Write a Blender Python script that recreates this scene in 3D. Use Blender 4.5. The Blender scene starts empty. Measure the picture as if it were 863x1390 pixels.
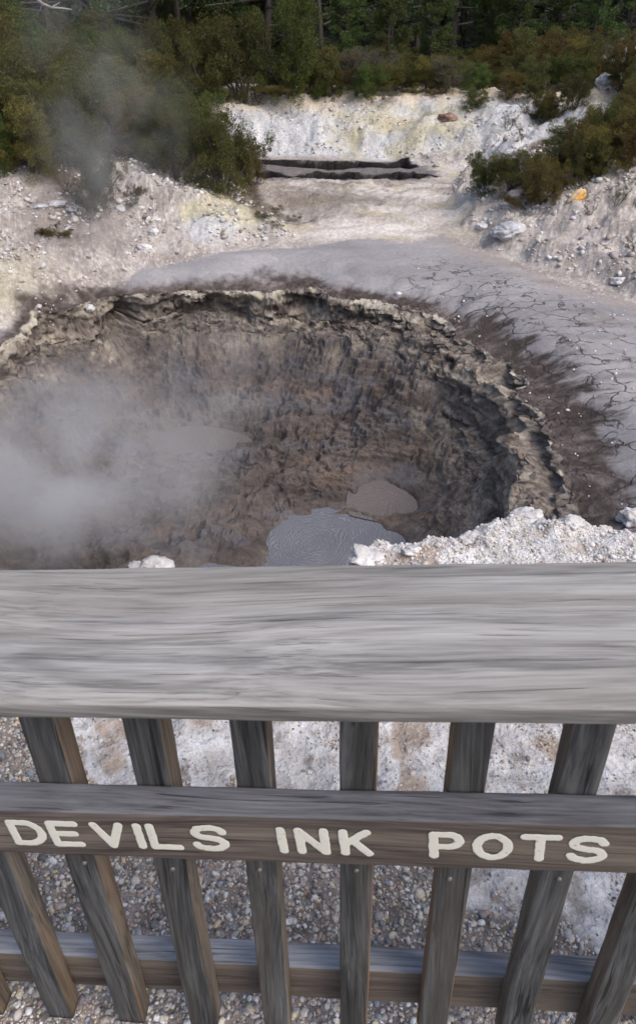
import bpy, math, random
import numpy as np
from mathutils import Matrix, Vector

# ------------------------------------------------------------------ camera
SC = bpy.context.scene
COL = SC.collection
F_PX, PW, PH, CX, CY = 1080.0, 863.0, 1390.0, 431.5, 650.0
CAM = np.array([0.0, 0.0, 1.60])
FW = np.array([[0.9922, 0.0995, -0.0749], [-0.0992, 0.9950, 0.0075], [0.0752, 0.0, 0.9972]])   # fence axes in the world (columns)
FW[:, 0] /= np.linalg.norm(FW[:, 0])
_f = np.array([0.0, 0.8348, -0.5506]); _f /= np.linalg.norm(_f)
_r = np.array([0.9998, -0.0103, -0.0157]); _r -= _f * (_r @ _f); _r /= np.linalg.norm(_r)
_u = np.cross(_r, _f)
cd = bpy.data.cameras.new('camera')
cam = bpy.data.objects.new('camera', cd); COL.objects.link(cam)
cam.matrix_world = Matrix(((_r[0], _u[0], -_f[0], CAM[0]), (_r[1], _u[1], -_f[1], CAM[1]), (_r[2], _u[2], -_f[2], CAM[2]), (0, 0, 0, 1)))
cd.sensor_fit = 'VERTICAL'; cd.sensor_height = 25.25; cd.sensor_width = 15.68
cd.lens = F_PX / PH * 25.25
cd.shift_y = (CY - PH / 2) / PH
cd.clip_start = 0.05; cd.clip_end = 1000
cd.dof.use_dof = True; cd.dof.focus_distance = 6.5; cd.dof.aperture_fstop = 14
SC.camera = cam

# ------------------------------------------------------------------ light
SUN_EL, SUN_AZ = math.radians(52), math.radians(126)      # azimuth measured from straight ahead (+Y) towards the right (+X)
w = bpy.data.worlds.new('World'); SC.world = w; w.use_nodes = True
nt = w.node_tree; bg = nt.nodes['Background']
sky = nt.nodes.new('ShaderNodeTexSky'); sky.sky_type = 'NISHITA'; sky.sun_disc = False
sky.sun_elevation = SUN_EL; sky.sun_rotation = SUN_AZ
sky.air_density = 1.0; sky.dust_density = 4.0; sky.ozone_density = 1.0
nt.links.new(sky.outputs[0], bg.inputs[0]); bg.inputs[1].default_value = 0.15
sd = bpy.data.lights.new('sun', 'SUN'); sd.energy = 1.0; sd.angle = math.radians(35); sd.color = (1.0, 0.97, 0.93)
sun = bpy.data.objects.new('sun', sd); COL.objects.link(sun)
to_sun = Vector((math.sin(SUN_AZ) * math.cos(SUN_EL), math.cos(SUN_AZ) * math.cos(SUN_EL), math.sin(SUN_EL)))
sun.rotation_euler = to_sun.to_track_quat('Z', 'Y').to_euler()
SC.view_settings.view_transform = 'Standard'; SC.view_settings.look = 'None'
SC.view_settings.exposure = 0.52; SC.view_settings.gamma = 1
SC.cycles.max_bounces = 6; SC.cycles.diffuse_bounces = 3; SC.cycles.volume_bounces = 2
SC.cycles.transparent_max_bounces = 8
SC.cycles.volume_max_steps = 128

# ------------------------------------------------------------------ projection helpers (photo pixel -> point in the world)
def ray(px, py):
    d = _f * 1.0 + _r * ((px - CX) / F_PX) - _u * ((py - CY) / F_PX)
    return d
def P(px, py, z):
    d = ray(px, py); t = (z - CAM[2]) / d[2]
    return CAM + d * t
def proj(x, y, z):
    vx, vy, vz = x - CAM[0], y - CAM[1], z - CAM[2]
    dep = vx * _f[0] + vy * _f[1] + vz * _f[2]
    dep = np.where(dep < 0.05, 0.05, dep)
    return (CX + F_PX * (vx * _r[0] + vy * _r[1] + vz * _r[2]) / dep, CY - F_PX * (vx * _u[0] + vy * _u[1] + vz * _u[2]) / dep)

# ------------------------------------------------------------------ noise
_rs = np.random.RandomState(7)
_perm = np.concatenate([_rs.permutation(4096)] * 3).astype(np.int64)
_g3 = _rs.normal(size=(4096, 3)); _g3 /= np.linalg.norm(_g3, axis=1)[:, None]; _g3 = _g3.astype(np.float32)
def noise(x, y, z=0.0):
    x = np.asarray(x, np.float64); y = np.asarray(y, np.float64); z = np.broadcast_to(np.asarray(z, np.float64), x.shape)
    xi = np.floor(x).astype(np.int64); yi = np.floor(y).astype(np.int64); zi = np.floor(z).astype(np.int64)
    xf = (x - xi).astype(np.float32); yf = (y - yi).astype(np.float32); zf = (z - zi).astype(np.float32)
    xi &= 4095; yi &= 4095; zi &= 4095
    u = xf * xf * xf * (xf * (xf * 6 - 15) + 10); v = yf * yf * yf * (yf * (yf * 6 - 15) + 10); w_ = zf * zf * zf * (zf * (zf * 6 - 15) + 10)
    def g(a, b, c):
        h = _perm[_perm[_perm[xi + a] + yi + b] + zi + c]
        q = _g3[h]
        return q[..., 0] * (xf - a) + q[..., 1] * (yf - b) + q[..., 2] * (zf - c)
    r = 0
    x00 = g(0, 0, 0) * (1 - u) + g(1, 0, 0) * u; x10 = g(0, 1, 0) * (1 - u) + g(1, 1, 0) * u
    x01 = g(0, 0, 1) * (1 - u) + g(1, 0, 1) * u; x11 = g(0, 1, 1) * (1 - u) + g(1, 1, 1) * u
    return ((x00 * (1 - v) + x10 * v) * (1 - w_) + (x01 * (1 - v) + x11 * v) * w_) * 1.6
def fbm(x, y, z=0.0, o=4, gain=0.5, lac=2.03):
    s = 0; a = 1.0; t = 0
    for k in range(o):
        s = s + a * noise(x * lac ** k + 17.3 * k, y * lac ** k - 9.1 * k, np.asarray(z) * lac ** k + 3.7 * k); t += a; a *= gain
    return s / t * 1.5
def ridged(x, y, z=0.0, o=4):
    s = 0; a = 1.0; t = 0
    for k in range(o):
        s = s + a * (1 - 2 * np.abs(noise(x * 2.1 ** k + 5.3 * k, y * 2.1 ** k + 1.7 * k, np.asarray(z) * 2.1 ** k))); t += a; a *= 0.5
    return s / t
def sst(a, b, x):
    t = np.clip((x - a) / (b - a), 0, 1); return t * t * (3 - 2 * t)
def mix(a, b, t):
    return a + (b - a) * t
def sdf(poly, X, Y):
    """signed distance to a closed polygon, positive inside"""
    d = np.full(X.shape, 1e18); ins = np.zeros(X.shape, bool)
    n = len(poly)
    for i in range(n):
        ax, ay = poly[i]; bx, by = poly[(i + 1) % n]
        ex, ey = bx - ax, by - ay
        wx, wy = X - ax, Y - ay
        t = np.clip((wx * ex + wy * ey) / (ex * ex + ey * ey + 1e-12), 0, 1)
        dx, dy = wx - ex * t, wy - ey * t
        d = np.minimum(d, dx * dx + dy * dy)
        c = ((ay <= Y) & (by > Y)) | ((by <= Y) & (ay > Y))
        with np.errstate(divide='ignore', invalid='ignore'):
            xin = ax + (Y - ay) * ex / (ey if abs(ey) > 1e-12 else 1e-12)
        ins ^= c & (X < xin)
    d = np.sqrt(d)
    return np.where(ins, d, -d)
def smooth_closed(pts, n=12):
    pts = np.array(pts, float); m = len(pts); out = []
    for i in range(m):
        p0, p1, p2, p3 = pts[(i - 1) % m], pts[i], pts[(i + 1) % m], pts[(i + 2) % m]
        for k in range(n):
            t = k / n
            out.append(0.5 * ((2 * p1) + (-p0 + p2) * t + (2 * p0 - 5 * p1 + 4 * p2 - p3) * t * t + (-p0 + 3 * p1 - 3 * p2 + p3) * t ** 3))
    return np.array(out)

# ------------------------------------------------------------------ the lie of the land
ZA = -2.9                                                   # level of the dried mud flat around the crater
def plan(pts, z): return [tuple(P(a, b, z)[:2]) for a, b in pts]
RIM = smooth_closed(plan([(-40, 485), (20, 452), (60, 428), (110, 418), (142, 402), (200, 398), (270, 396), (340, 394), (395, 388), (450, 400), (510, 412),
                          (575, 424), (612, 446), (640, 470), (672, 490), (700, 520), (722, 560), (748, 605), (762, 645), (765, 700), (735, 765), (660, 815), (500, 850),
                          (300, 865), (80, 850), (-110, 780), (-200, 680), (-190, 590), (-120, 525)], ZA - 0.3), 4)
RC = np.array([RIM[:, 0].mean(), RIM[:, 1].mean()])
LIPX, LIPY = zip(*[(-6, 3.0), (-3, 2.95)] + plan([(-60, 788), (180, 785), (455, 780), (478, 752), (510, 738), (560, 738), (620, 727), (670, 716), (700, 703), (722, 697), (740, 710), (775, 710), (800, 716), (863, 718), (980, 720)], -0.9) + [(4, 3.9), (9, 4.0)])
LIPX = np.array(LIPX); LIPY = np.array(LIPY)
APRON = plan([(-400, 640), (-120, 480), (0, 428), (60, 412), (130, 380), (200, 356), (330, 341), (420, 333), (480, 326), (560, 330), (600, 318), (650, 342), (700, 358), (760, 384), (863, 412), (1000, 440), (1300, 520),
              (1500, 800), (863, 1100), (0, 1100), (-400, 900)], ZA)
LEFTHILL = plan([(-900, 640), (-400, 520), (-120, 470), (0, 420), (60, 405), (130, 372), (200, 352), (330, 337), (400, 326), (398, 312), (370, 296), (345, 280), (335, 262), (330, 250), (300, 215), (250, 170), (220, 140), (170, 110)], ZA) + [(-20, 60), (-90, 60), (-90, 5)]
RIGHTHILL = plan([(660, 338), (620, 300), (606, 270), (615, 250), (640, 235), (640, 205), (640, 190)], ZA) + [(9, 45), (60, 60), (90, 40), (60, 2)] + plan([(1300, 520), (1000, 435), (863, 408), (800, 378), (730, 360)], ZA)
FARMOUND = plan([(270, 212), (300, 213), (345, 214), (430, 216), (520, 221), (560, 228), (600, 236), (640, 238), (700, 240)], ZA) + [(30, 24), (60, 60), (-40, 60), (-20, 30)]
PIT2 = plan([(330, 243), (350, 246), (430, 246), (500, 250), (560, 248), (590, 243), (560, 239), (470, 238.5), (400, 237.5), (340, 237.5)], ZA)
PIT2B = plan([(400, 226.5), (470, 230), (530, 231), (562, 229), (545, 222), (430, 219.5), (345, 217.5), (345, 221)], ZA)
POOLS = {'main': (smooth_closed(plan([(364, 748), (368, 726), (388, 706), (415, 697), (450, 694), (490, 700), (520, 712), (548, 733), (560, 770), (530, 830), (440, 850), (330, 840), (250, 800), (262, 776), (300, 764), (345, 768)], -4.76), 5), -4.76),
         'pink': (smooth_closed(plan([(483, 692), (485, 664), (505, 655), (535, 656), (556, 667), (568, 686), (558, 697), (530, 702), (500, 698)], -4.74), 5), -4.74),
         'left': (smooth_closed(plan([(205, 604), (220, 590), (255, 583), (295, 586), (325, 594), (332, 602), (310, 612), (270, 619), (230, 618)], -4.67), 5), -4.67)}
HOLES = [(171, 446, .20, .30), (276, 424, .45, .17), (332, 432, .25, .15), (417, 428, .12, .1), (388, 470, .25, .08), (455, 472, .2, .1), (730, 640, .2, .3), (705, 575, .2, .25), (590, 505, .2, .2)]

def height(x, y, fine=True):
    x = np.asarray(x, float); y = np.asarray(y, float)
    n1 = fbm(x * .35, y * .35, 2.0, 3); n2 = fbm(x * 1.4, y * 1.4, 5.0, 4)
    base = ZA + 0.05 * n1 + 0.0 * x
    # left hill
    d = sdf(LEFTHILL, x, y) + 0.25 * n2
    hl = np.where(d > 0, 0.30 * d + 0.10 * sst(0, .5, d) + 0.10 * n2 * sst(0, 1, d), 0)
    hl = np.where(d > 8, hl + 0.18 * (d - 8), hl)
    # gully at the foot of the bushes on the left
    # right hill
    d = sdf(RIGHTHILL, x, y) + 0.3 * n2
    hr = np.where(d > 0, 0.33 * d + 0.16 * n2 * sst(0, 1, d) + 0.12 * sst(0, .4, d), 0)
    # far white mound with a steep face
    d = sdf(FARMOUND, x, y) + 0.28 * fbm(x * .9, y * .9, 9., 4)
    hm = (0.95 * (sst(-0.05, 2.0, d) * .6 + .4 * sst(.3, 3.6, d)) + 0.20 * sst(1.5, 3.0, d) + 0.24 * fbm(x * .7, y * .7, 44., 3) * sst(.2, 1.2, d) * sst(3.6, 2.6, d) + 0.10 * n2 * sst(0, .5, d)) * (1 - sst(4.2, 9.5, d)) 
    h = np.maximum(np.maximum(hl, hr), hm) + 0.22 * np.minimum(hr, hm)
    # forest hill
    rr = np.hypot(x, y)
    h = h + np.clip(rr - 66, 0, None) * 0.45
    z = base + h
    # hummocky strip between the flat and the mound
    strip = sst(14.6, 16, y) * (1 - sst(20, 21.5, y)) * sst(-5.0, -3.0, x) * (1 - sst(5.5, 8, x))
    z = z + strip * (0.16 * ridged(x * .9, y * 1.6, 3., 4) - 0.02)
    dg = np.hypot((x - P(392, 290, ZA)[0]) / .8, (y - P(392, 290, ZA)[1]) / .7)
    z = z - 0.35 * np.exp(-dg ** 2)
    # the two dark slots of the second pool
    dz = sdf(PIT2, x, y) + 0.16 * n2 + .05 * fbm(x * 4, y * 4, 70., 3); z = z - 0.60 * sst(-.03, .09, dz)
    dz = sdf(PIT2B, x, y) + 0.16 * n2 + .05 * fbm(x * 4, y * 4, 71., 3); z = z - 0.45 * sst(-.03, .09, dz)
    # crater
    u = sdf(RIM, x, y)
    us = u + 0.22 * fbm(x * 1.1, y * 1.1, 1.5, 3) * sst(-1.6, -.2, u) + 0.10 * fbm(x * 3.3, y * 3.3, 4.5, 4) * sst(-.5, 0, u) * (.35 + .65 * sst(.6, .25, u))
    lf = fbm(x * .55, y * .55, 8.0, 3)
    sideR = sst(.4, 1.6, x)
    dep = 0.30 * sst(-1.1, 0.0, us) + (0.62 + .25 * lf) * (sst(0, 0.22, us) * (1 - .65 * sideR) + .65 * sideR * sst(.10, 1.25, us)) + 0.40 * sst(.3, 1.4, us) + (0.60 - .2 * lf) * sst(.7, 2.2, us)
    ins = sst(.0, .5, us)
    rough = 0.20 * ridged(x * .8, y * 1.1, 2.5, 3) + 0.13 * ridged(x * 2.3, y * 3.0, 4.2, 4)
    tz = -dep + ins * rough
    st = 0.075 + 0.0 * x                                       # layered lobes of mud
    q = (tz + 0.045 * fbm(x * 1.7, y * 1.7, 1., 3)) / st; fq = q - np.floor(q)
    tz = mix(tz, (np.floor(q) + sst(.25, .75, fq)) * st, 0.75 * ins)
    wx, wy = x + .25 * fbm(x * 1.3, y * 1.3, 14., 3), y + .35 * fbm(x * 1.1, y * 1.1, 15., 3)
    flo = sst(.5, 1.4, us)
    z = z + tz
    dmin = np.full(x.shape, -9.0)
    for k, (pl, zp) in POOLS.items():
        d0 = sdf(pl, x, y); dd = d0 + 0.10 * fbm(x * 2.5, y * 2.5, 6., 3) * (1.8 if k == 'left' else 1); dmin = np.maximum(dmin, dd)
        cap = zp + .04 + np.clip(-dd, 0, .35) * .30 + .9 * np.clip(-d0 - .35, 0, None) + 4.0 * np.clip(-d0 - .95, 0, None) - .35 * sst(-.04, .25, dd)
        z = np.where(u > 0, np.minimum(z, cap), z)
    away = ins * sst(.0, .45, -dmin)
    zz_ = 0.12 * ridged(wx * 1.5, wy * 1.9, 29. + tz * 3, 4) * sst(-.2, .3, fbm(x * .9, y * .9, 30., 2)) + 0.13 * ridged(wx * .55, wy * 1.6, 22. + tz * 2.5, 3) + 0.075 * ridged(wx * 1.2, wy * 4.2, 23. + tz * 5, 3) - .09
    z = z + away * zz_
    q = (z + .05 * fbm(x * .7, y * 2.2, 24., 3)) / .065; fq = q - np.floor(q)
    z = mix(z, (np.floor(q) + sst(.25, .75, fq)) * .065, .55 * away)
    z = z + away * flo * .034 * ridged(wx * .9, wy * 9.5, 16. + tz * 10, 3) * sst(-.45, .2, fbm(x * .6, y * .6, 17., 2))
    if fine:
        z = z + away * (0.028 * ridged(x * 2.6, y * 10, 6. + tz * 12, 4) + 0.012 * fbm(x * 14, y * 30, 3. + tz * 30, 2)) + sst(-.3, 0, us) * (1 - ins) * 0.03 * fbm(x * 15, y * 15, 1., 3)
    # near bank: level by the fence, falls to a lip, then drops into the crater
    yl = np.interp(x, LIPX, LIPY) + 0.05 * fbm(x * 3, y * .5, 7., 3)
    s = y - yl
    zn = -0.9 * sst(1.7, 2.85, y) + 0.02 * n2 + 0.012 * fbm(x * 7, y * 7, 2., 3) + 0.15 * sst(-.35, -.02, s) * (fbm(x * 4.2, y * 4.2, 6., 4) * .6 + .2) * sst(.15, .35, x)
    zn = zn - 0.30 * sst(-.02, .10, s) - np.clip(s, 0, None) * 1.25 - np.clip(np.abs(x) - 14, 0, None) * 0.0
    back = y < 1.0
    z = np.where(back, zn, np.maximum(z, zn))
    if fine:
        hill = sst(.02, .3, h) * (rr < 40)
        z = z + hill * (0.030 * ridged(x * 1.3, y * 3.0, 1.5, 4) + 0.028 * fbm(x * 11, y * 11, 2., 3))
    return z, u, us, s, h, tz

# ------------------------------------------------------------------ mesh helpers
def new_obj(name, verts, faces, mat=None, parent=None, smooth=False, mats=None, mat_idx=None):
    me = bpy.data.meshes.new(name)
    verts = np.asarray(verts, np.float32)
    if isinstance(faces, np.ndarray):
        n = faces.shape[0]; k = faces.shape[1]
        me.vertices.add(len(verts)); me.vertices.foreach_set('co', verts.ravel())
        me.loops.add(n * k); me.loops.foreach_set('vertex_index', faces.astype(np.int32).ravel())
        me.polygons.add(n); me.polygons.foreach_set('loop_start', (np.arange(n) * k).astype(np.int32))
        me.update(calc_edges=True)
    else:
        me.from_pydata([tuple(map(float, v)) for v in verts], [], faces)
    if mats:
        for m_ in mats: me.materials.append(m_)
        if mat_idx is not None: me.polygons.foreach_set('material_index', np.asarray(mat_idx, np.int32))
    elif mat: me.materials.append(mat)
    if smooth: me.polygons.foreach_set('use_smooth', np.ones(len(me.polygons), bool))
    me.update()
    o = bpy.data.objects.new(name, me); COL.objects.link(o)
    if parent is not None: o.parent = parent
    return o
def set_col(me, col, name='col'):
    a = me.attributes.new(name, 'FLOAT_COLOR', 'POINT')
    c = np.ones((len(col), 4), np.float32); c[:, :3] = col
    a.data.foreach_set('color', c.ravel())
def set_f(me, v, name):
    a = me.attributes.new(name, 'FLOAT', 'POINT'); a.data.foreach_set('value', np.asarray(v, np.float32))
def tag(o, label=None, cat=None, group=None, kind=None):
    if label: o['label'] = label
    if cat: o['category'] = cat
    if group: o['group'] = group
    if kind: o['kind'] = kind
    return o
def empty(name, loc, rz=0, scale=1.0):
    e = bpy.data.objects.new(name, None); COL.objects.link(e); e.location = loc; e.rotation_euler = (0, 0, rz)
    e.empty_display_size = .1
    e.scale = (scale,) * 3 if not hasattr(scale, '__len__') else scale
    return e

# ------------------------------------------------------------------ materials
class N:
    def __init__(s, name):
        s.m = bpy.data.materials.new(name); s.m.use_nodes = True; s.t = s.m.node_tree
        s.b = s.t.nodes['Principled BSDF']; s.b.inputs['Specular IOR Level'].default_value = .3
    def n(s, typ, **kw):
        x = s.t.nodes.new(typ)
        for k, v in kw.items():
            if k in x.inputs: x.inputs[k].default_value = v
            else: setattr(x, k, v)
        return x
    def l(s, a, b): s.t.links.new(a, b)
    def noise(s, vec, scale, detail=4, rough=.5, **k):
        x = s.n('ShaderNodeTexNoise', Scale=scale, Detail=detail, Roughness=rough, **k)
        if vec is not None: s.l(vec, x.inputs['Vector'])
        return x.outputs['Fac']
    def ramp(s, fac, stops):
        r = s.n('ShaderNodeValToRGB'); cr = r.color_ramp
        while len(cr.elements) < len(stops): cr.elements.new(.5)
        for e, (p, c) in zip(cr.elements, stops):
            e.position = p; e.color = (*c, 1) if hasattr(c, '__len__') else (c, c, c, 1)
        s.l(fac, r.inputs[0]); return r.outputs[0]
    def mixc(s, a, b, fac, mode='MIX'):
        x = s.n('ShaderNodeMix', data_type='RGBA', blend_type=mode)
        for v, i in ((fac, 0), (a, 6), (b, 7)):
            if hasattr(v, 'is_output'): s.l(v, x.inputs[i])
            elif hasattr(v, '__len__'): x.inputs[i].default_value = (*v, 1)
            else: x.inputs[i].default_value = v
        return x.outputs[2]
    def math(s, op, a, b=0.0, clamp=False):
        x = s.n('ShaderNodeMath', operation=op, use_clamp=clamp)
        for v, i in ((a, 0), (b, 1)):
            if hasattr(v, 'is_output'): s.l(v, x.inputs[i])
            else: x.inputs[i].default_value = v
        return x.outputs[0]
    def bump(s, h, strength=.5, dist=.01, prev=None):
        x = s.n('ShaderNodeBump', Strength=1.0, Distance=dist)
        if hasattr(strength, 'is_output'): s.l(strength, x.inputs['Strength'])
        else: x.inputs['Strength'].default_value = strength
        s.l(h, x.inputs['Height'])
        if prev is not None: s.l(prev, x.inputs['Normal'])
        return x.outputs['Normal']

def ground_material(name):
    k = N(name)
    geo = k.n('ShaderNodeNewGeometry').outputs['Position']
    col = k.n('ShaderNodeAttribute', attribute_name='col').outputs['Color']
    crack = k.n('ShaderNodeAttribute', attribute_name='crack').outputs['Fac']
    rough = k.n('ShaderNodeAttribute', attribute_name='rough').outputs['Fac']
    wet = k.n('ShaderNodeAttribute', attribute_name='wet').outputs['Fac']
    n1 = k.noise(geo, 14, 5, .6); n2 = k.noise(geo, 70, 3, .6); n3 = k.noise(geo, 3.1, 4, .6)
    v = k.ramp(n1, [(.3, .72), (.7, 1.25)]); v2 = k.ramp(n2, [(.3, .8), (.7, 1.2)])
    c = k.mixc(col, v, rough, 'MULTIPLY'); c = k.mixc(c, v2, rough, 'MULTIPLY')
    # cracks
    mp = k.n('ShaderNodeMapping', Scale=(1.0, 1.7, 1)); k.l(geo, mp.inputs[0])
    wn = k.n('ShaderNodeTexNoise', Scale=3.5, Detail=5.0); k.l(geo, wn.inputs['Vector'])
    wv = k.n('ShaderNodeVectorMath', operation='SCALE'); k.l(wn.outputs['Color'], wv.inputs[0]); wv.inputs['Scale'].default_value = .55
    av = k.n('ShaderNodeVectorMath', operation='ADD'); k.l(mp.outputs[0], av.inputs[0]); k.l(wv.outputs[0], av.inputs[1])
    vo = k.n('ShaderNodeTexVoronoi', feature='DISTANCE_TO_EDGE', Scale=2.2); k.l(av.outputs[0], vo.inputs['Vector'])
    cr = k.ramp(vo.outputs[0], [(.0, 1.0), (.05, 0.0)])
    gate = k.ramp(n3, [(.38, 0.0), (.55, 1.0)])
    crf = k.math('MULTIPLY', k.math('MULTIPLY', cr, gate), crack, True)
    c = k.mixc(c, (.055, .043, .038), crf)
    k.l(c, k.b.inputs['Base Color'])
    r = k.math('SUBTRACT', .92, k.math('MULTIPLY', wet, k.ramp(n1, [(.35, .35), (.65, .55)])))
    k.l(r, k.b.inputs['Roughness'])
    nb = k.bump(n1, rough, .035); nb = k.bump(n2, rough, .012, nb)
    nb = k.bump(k.math('MULTIPLY', crf, -1), .8, .02, nb)
    k.l(nb, k.b.inputs['Normal'])
    return k.m
M_ground = ground_material('ground')

def shade(x, y, z, u, us, s, h, tz):
    """colour of the ground: mud, sinter, gravel, litter, and painted shade under the far forest"""
    px, py = proj(x, y, z)
    n_a = fbm(x * .5, y * .5, 11., 4); n_b = fbm(x * 1.8, y * 1.8, 12. + z * 2, 4); n_c = fbm(x * 6, y * 6, 13. + z * 7, 4); n_d = fbm(x * 18, y * 18, z * 18, 3)
    def C(r, g, b): return np.array([r, g, b])[None, :]
    def m(t): return np.asarray(t)[:, None]
    # pale sinter slopes
    c = mix(C(.30, .27, .255), C(.50, .47, .455), m(np.clip(.5 + .9 * n_b + .5 * n_c, 0, 1)))
    c = mix(c, C(.27, .225, .19), m(.65 * sst(.1, .6, n_c + .5 * n_a)))
    c = mix(c, C(.62, .60, .60), m(.7 * sst(.25, .5, n_d + .3 * n_c)))
    # far mound: grey-white face with blue-white streaks and sulphur patches
    face = sst(.02, .35, sdf(FARMOUND, x, y)) * (np.hypot(x, y) < 40)
    streak = fbm(x * 3.5, y * .6, z * 1.0, 4)
    fc = mix(C(.42, .435, .46), C(.66, .66, .68), m(np.clip(.5 + .7 * streak, 0, 1)))
    fc = mix(fc, C(.20, .205, .21), m(.45 * sst(.2, .6, fbm(x * 7, y * 3, z * 1.5, 3))))
    yel = sst(-25, 25, sdf([(455, 150), (500, 145), (600, 150), (655, 165), (650, 185), (590, 190), (570, 215), (540, 215), (530, 185), (500, 180), (495, 215), (470, 215)], px, py) + 30 * n_b)
    fc = mix(fc, C(.47, .42, .27), m(.75 * yel)); fc = mix(fc, C(.33, .31, .22), m(.5 * yel * sst(.0, .4, n_c)))
    top = sst(9, -9, py - (150 + 10 * n_b - 12 * sst(430, 560, px)))
    tc = mix(C(.46, .39, .33), C(.58, .52, .44), m(np.clip(.5 + n_b, 0, 1))); tc = mix(tc, C(.62, .53, .33), m(.6 * sst(.0, .4, fbm(x * .8, y * 2.5, 3., 3)) * sst(330, 420, px)))
    fc = mix(fc, tc, m(top))
    c = mix(c, fc, m(face))
    # yellow and blue-white patch on the left slope, sulphur here and there
    e = np.hypot((px - 300) / 62, (py - 290) / 32) + .35 * n_b
    c = mix(c, C(.50, .47, .34), m(.8 * sst(1.1, .7, e))); e = np.hypot((px - 290) / 50, (py - 312) / 20) + .35 * n_b
    c = mix(c, C(.50, .52, .56), m(.8 * sst(1.1, .6, e)))
    c = mix(c, C(.43, .41, .30), m(.6 * sst(100, 0, px) * sst(330, 370, py) * sst(450, 400, py)))
    # banded strip behind the flat
    strip = sst(14.4, 15.2, y) * (1 - sst(21, 22, y)) * sst(330, 400, px) * (1 - sst(600, 700, px))
    sc = mix(C(.38, .34, .31), C(.62, .59, .57), m(np.clip(.5 + 1.3 * fbm(x * .5, y * 1.6, 4., 4), 0, 1)))
    sc = mix(sc, C(.46, .41, .27), m(.6 * sst(.1, .5, fbm(x * .9, y * 1.9, 6., 3))))
    sc = mix(sc, C(.15, .125, .11), m(.75 * sst(.05, .45, fbm(x * .7, y * 2.6, 8., 4)) * sst(262, 246, py) ))
    sc = mix(sc, C(.15, .125, .11), m(.7 * sst(-10, 12, sdf([(345, 250), (440, 252), (560, 268), (470, 285), (420, 300), (370, 290)], px, py) + 12 * n_c)))
    c = mix(c, sc, m(strip))
    # second pool: grey mud, almost black slots
    g = sdf(plan([(345, 217), (560, 221), (600, 243), (560, 252), (340, 249), (325, 230)], ZA), x, y)
    c = mix(c, C(.17, .155, .16), m(sst(-.2, .15, g + .2 * n_c) * (1 - face)))
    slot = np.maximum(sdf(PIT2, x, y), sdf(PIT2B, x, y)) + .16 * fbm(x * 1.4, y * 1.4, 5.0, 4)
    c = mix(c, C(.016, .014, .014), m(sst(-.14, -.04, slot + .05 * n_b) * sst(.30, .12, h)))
    # hollow
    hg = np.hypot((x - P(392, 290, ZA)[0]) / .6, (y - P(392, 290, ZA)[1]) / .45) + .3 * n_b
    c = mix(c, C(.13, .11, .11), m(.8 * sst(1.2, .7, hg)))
    c = c * C(1.0, .975, .935)
    # litter under the bushes
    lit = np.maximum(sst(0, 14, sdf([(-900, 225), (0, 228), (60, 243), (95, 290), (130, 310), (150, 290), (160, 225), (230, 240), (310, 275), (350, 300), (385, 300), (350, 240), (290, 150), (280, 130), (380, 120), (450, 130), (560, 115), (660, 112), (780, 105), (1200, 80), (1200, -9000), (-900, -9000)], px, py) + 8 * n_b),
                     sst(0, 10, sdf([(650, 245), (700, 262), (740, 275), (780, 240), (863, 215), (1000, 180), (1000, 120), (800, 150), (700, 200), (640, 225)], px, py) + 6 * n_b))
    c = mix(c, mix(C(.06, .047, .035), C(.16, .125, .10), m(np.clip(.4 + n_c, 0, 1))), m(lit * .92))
    dust = sst(1.3, .6, np.hypot((px - 110) / 75, (py - 290) / 55) + .3 * n_c)
    c = mix(c, C(.21, .17, .15), m(.6 * dust))
    forest_shade = sst(33, 37, np.hypot(x, y)); c = mix(c, C(.022, .022, .015), m(forest_shade))  # far forest floor: shade of the close canopy painted into the ground colour
    # mud flat
    a = sdf(APRON, x, y) + .18 * n_b + .06 * n_c
    ap = mix(C(.235, .225, .232), C(.33, .315, .32), m(np.clip(.5 + .8 * n_a + .5 * fbm(x * .8, y * 2.6, 5., 4), 0, 1)))
    ap = mix(ap, C(.33, .28, .25), m(.75 * sst(.55, .05, a) * sst(540, 640, px)))                       # pinkish margin on the right
    ap = mix(ap, C(.36, .34, .34), m(.5 * sst(.25, .55, fbm(x * 1.3, y * 3., 9., 4))))
    ap = mix(ap, C(.14, .115, .105), m(.5 * sst(.15, .55, fbm(x * .6, y * 1.8, 19., 4)) * sst(600, 800, px)))
    c = mix(c, ap, m(sst(-.03, .05, a)))
    # dark brown sloping margin, combed towards the crater
    ang = np.arctan2(y - RC[1], x - RC[0])
    cw = .25 + .75 * sst(480, 640, px)
    comb = (fbm(ang * 9 + .4 * n_b, u * 1.2, 3., 4) + .6 * fbm(ang * 40 + n_b, u * 2.2, 6., 3)) * cw + .5 * n_b + .35 * n_c
    wid = .30 + .12 * sst(120, 260, px) * sst(420, 330, px) + .38 * sst(520, 690, px) + .2 * n_a
    bm = sst(.30, -.35, (-us - wid) / (.35 + wid * .5) + .55 * comb)
    band = mix(C(.060, .047, .041), C(.15, .12, .11), m(np.clip(.35 + .9 * comb + .4 * n_c, 0, 1)))
    c = mix(c, band, m(bm * sst(-2.6, -2.2, u)))
    # crater wall and floor
    cream = mix(C(.27, .235, .19), C(.44, .39, .32), m(np.clip(.5 + 1.2 * n_c, 0, 1)))
    n_c3 = fbm(x * 5, y * 5, z * 8, 4); n_d = fbm(x * 16, y * 16, z * 16, 4)
    wall = mix(C(.105, .087, .077), C(.26, .222, .188), m(np.clip(.45 + .9 * n_c3 + .9 * n_d, 0, 1)))
    strat = fbm(x * 1.2, y * 1.2, z * 9, 4)
    wall = mix(wall, cream, m(.8 * sst(.0, .4, strat + .25 * n_b)))
    ins = sst(-.01, .03, us)
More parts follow.
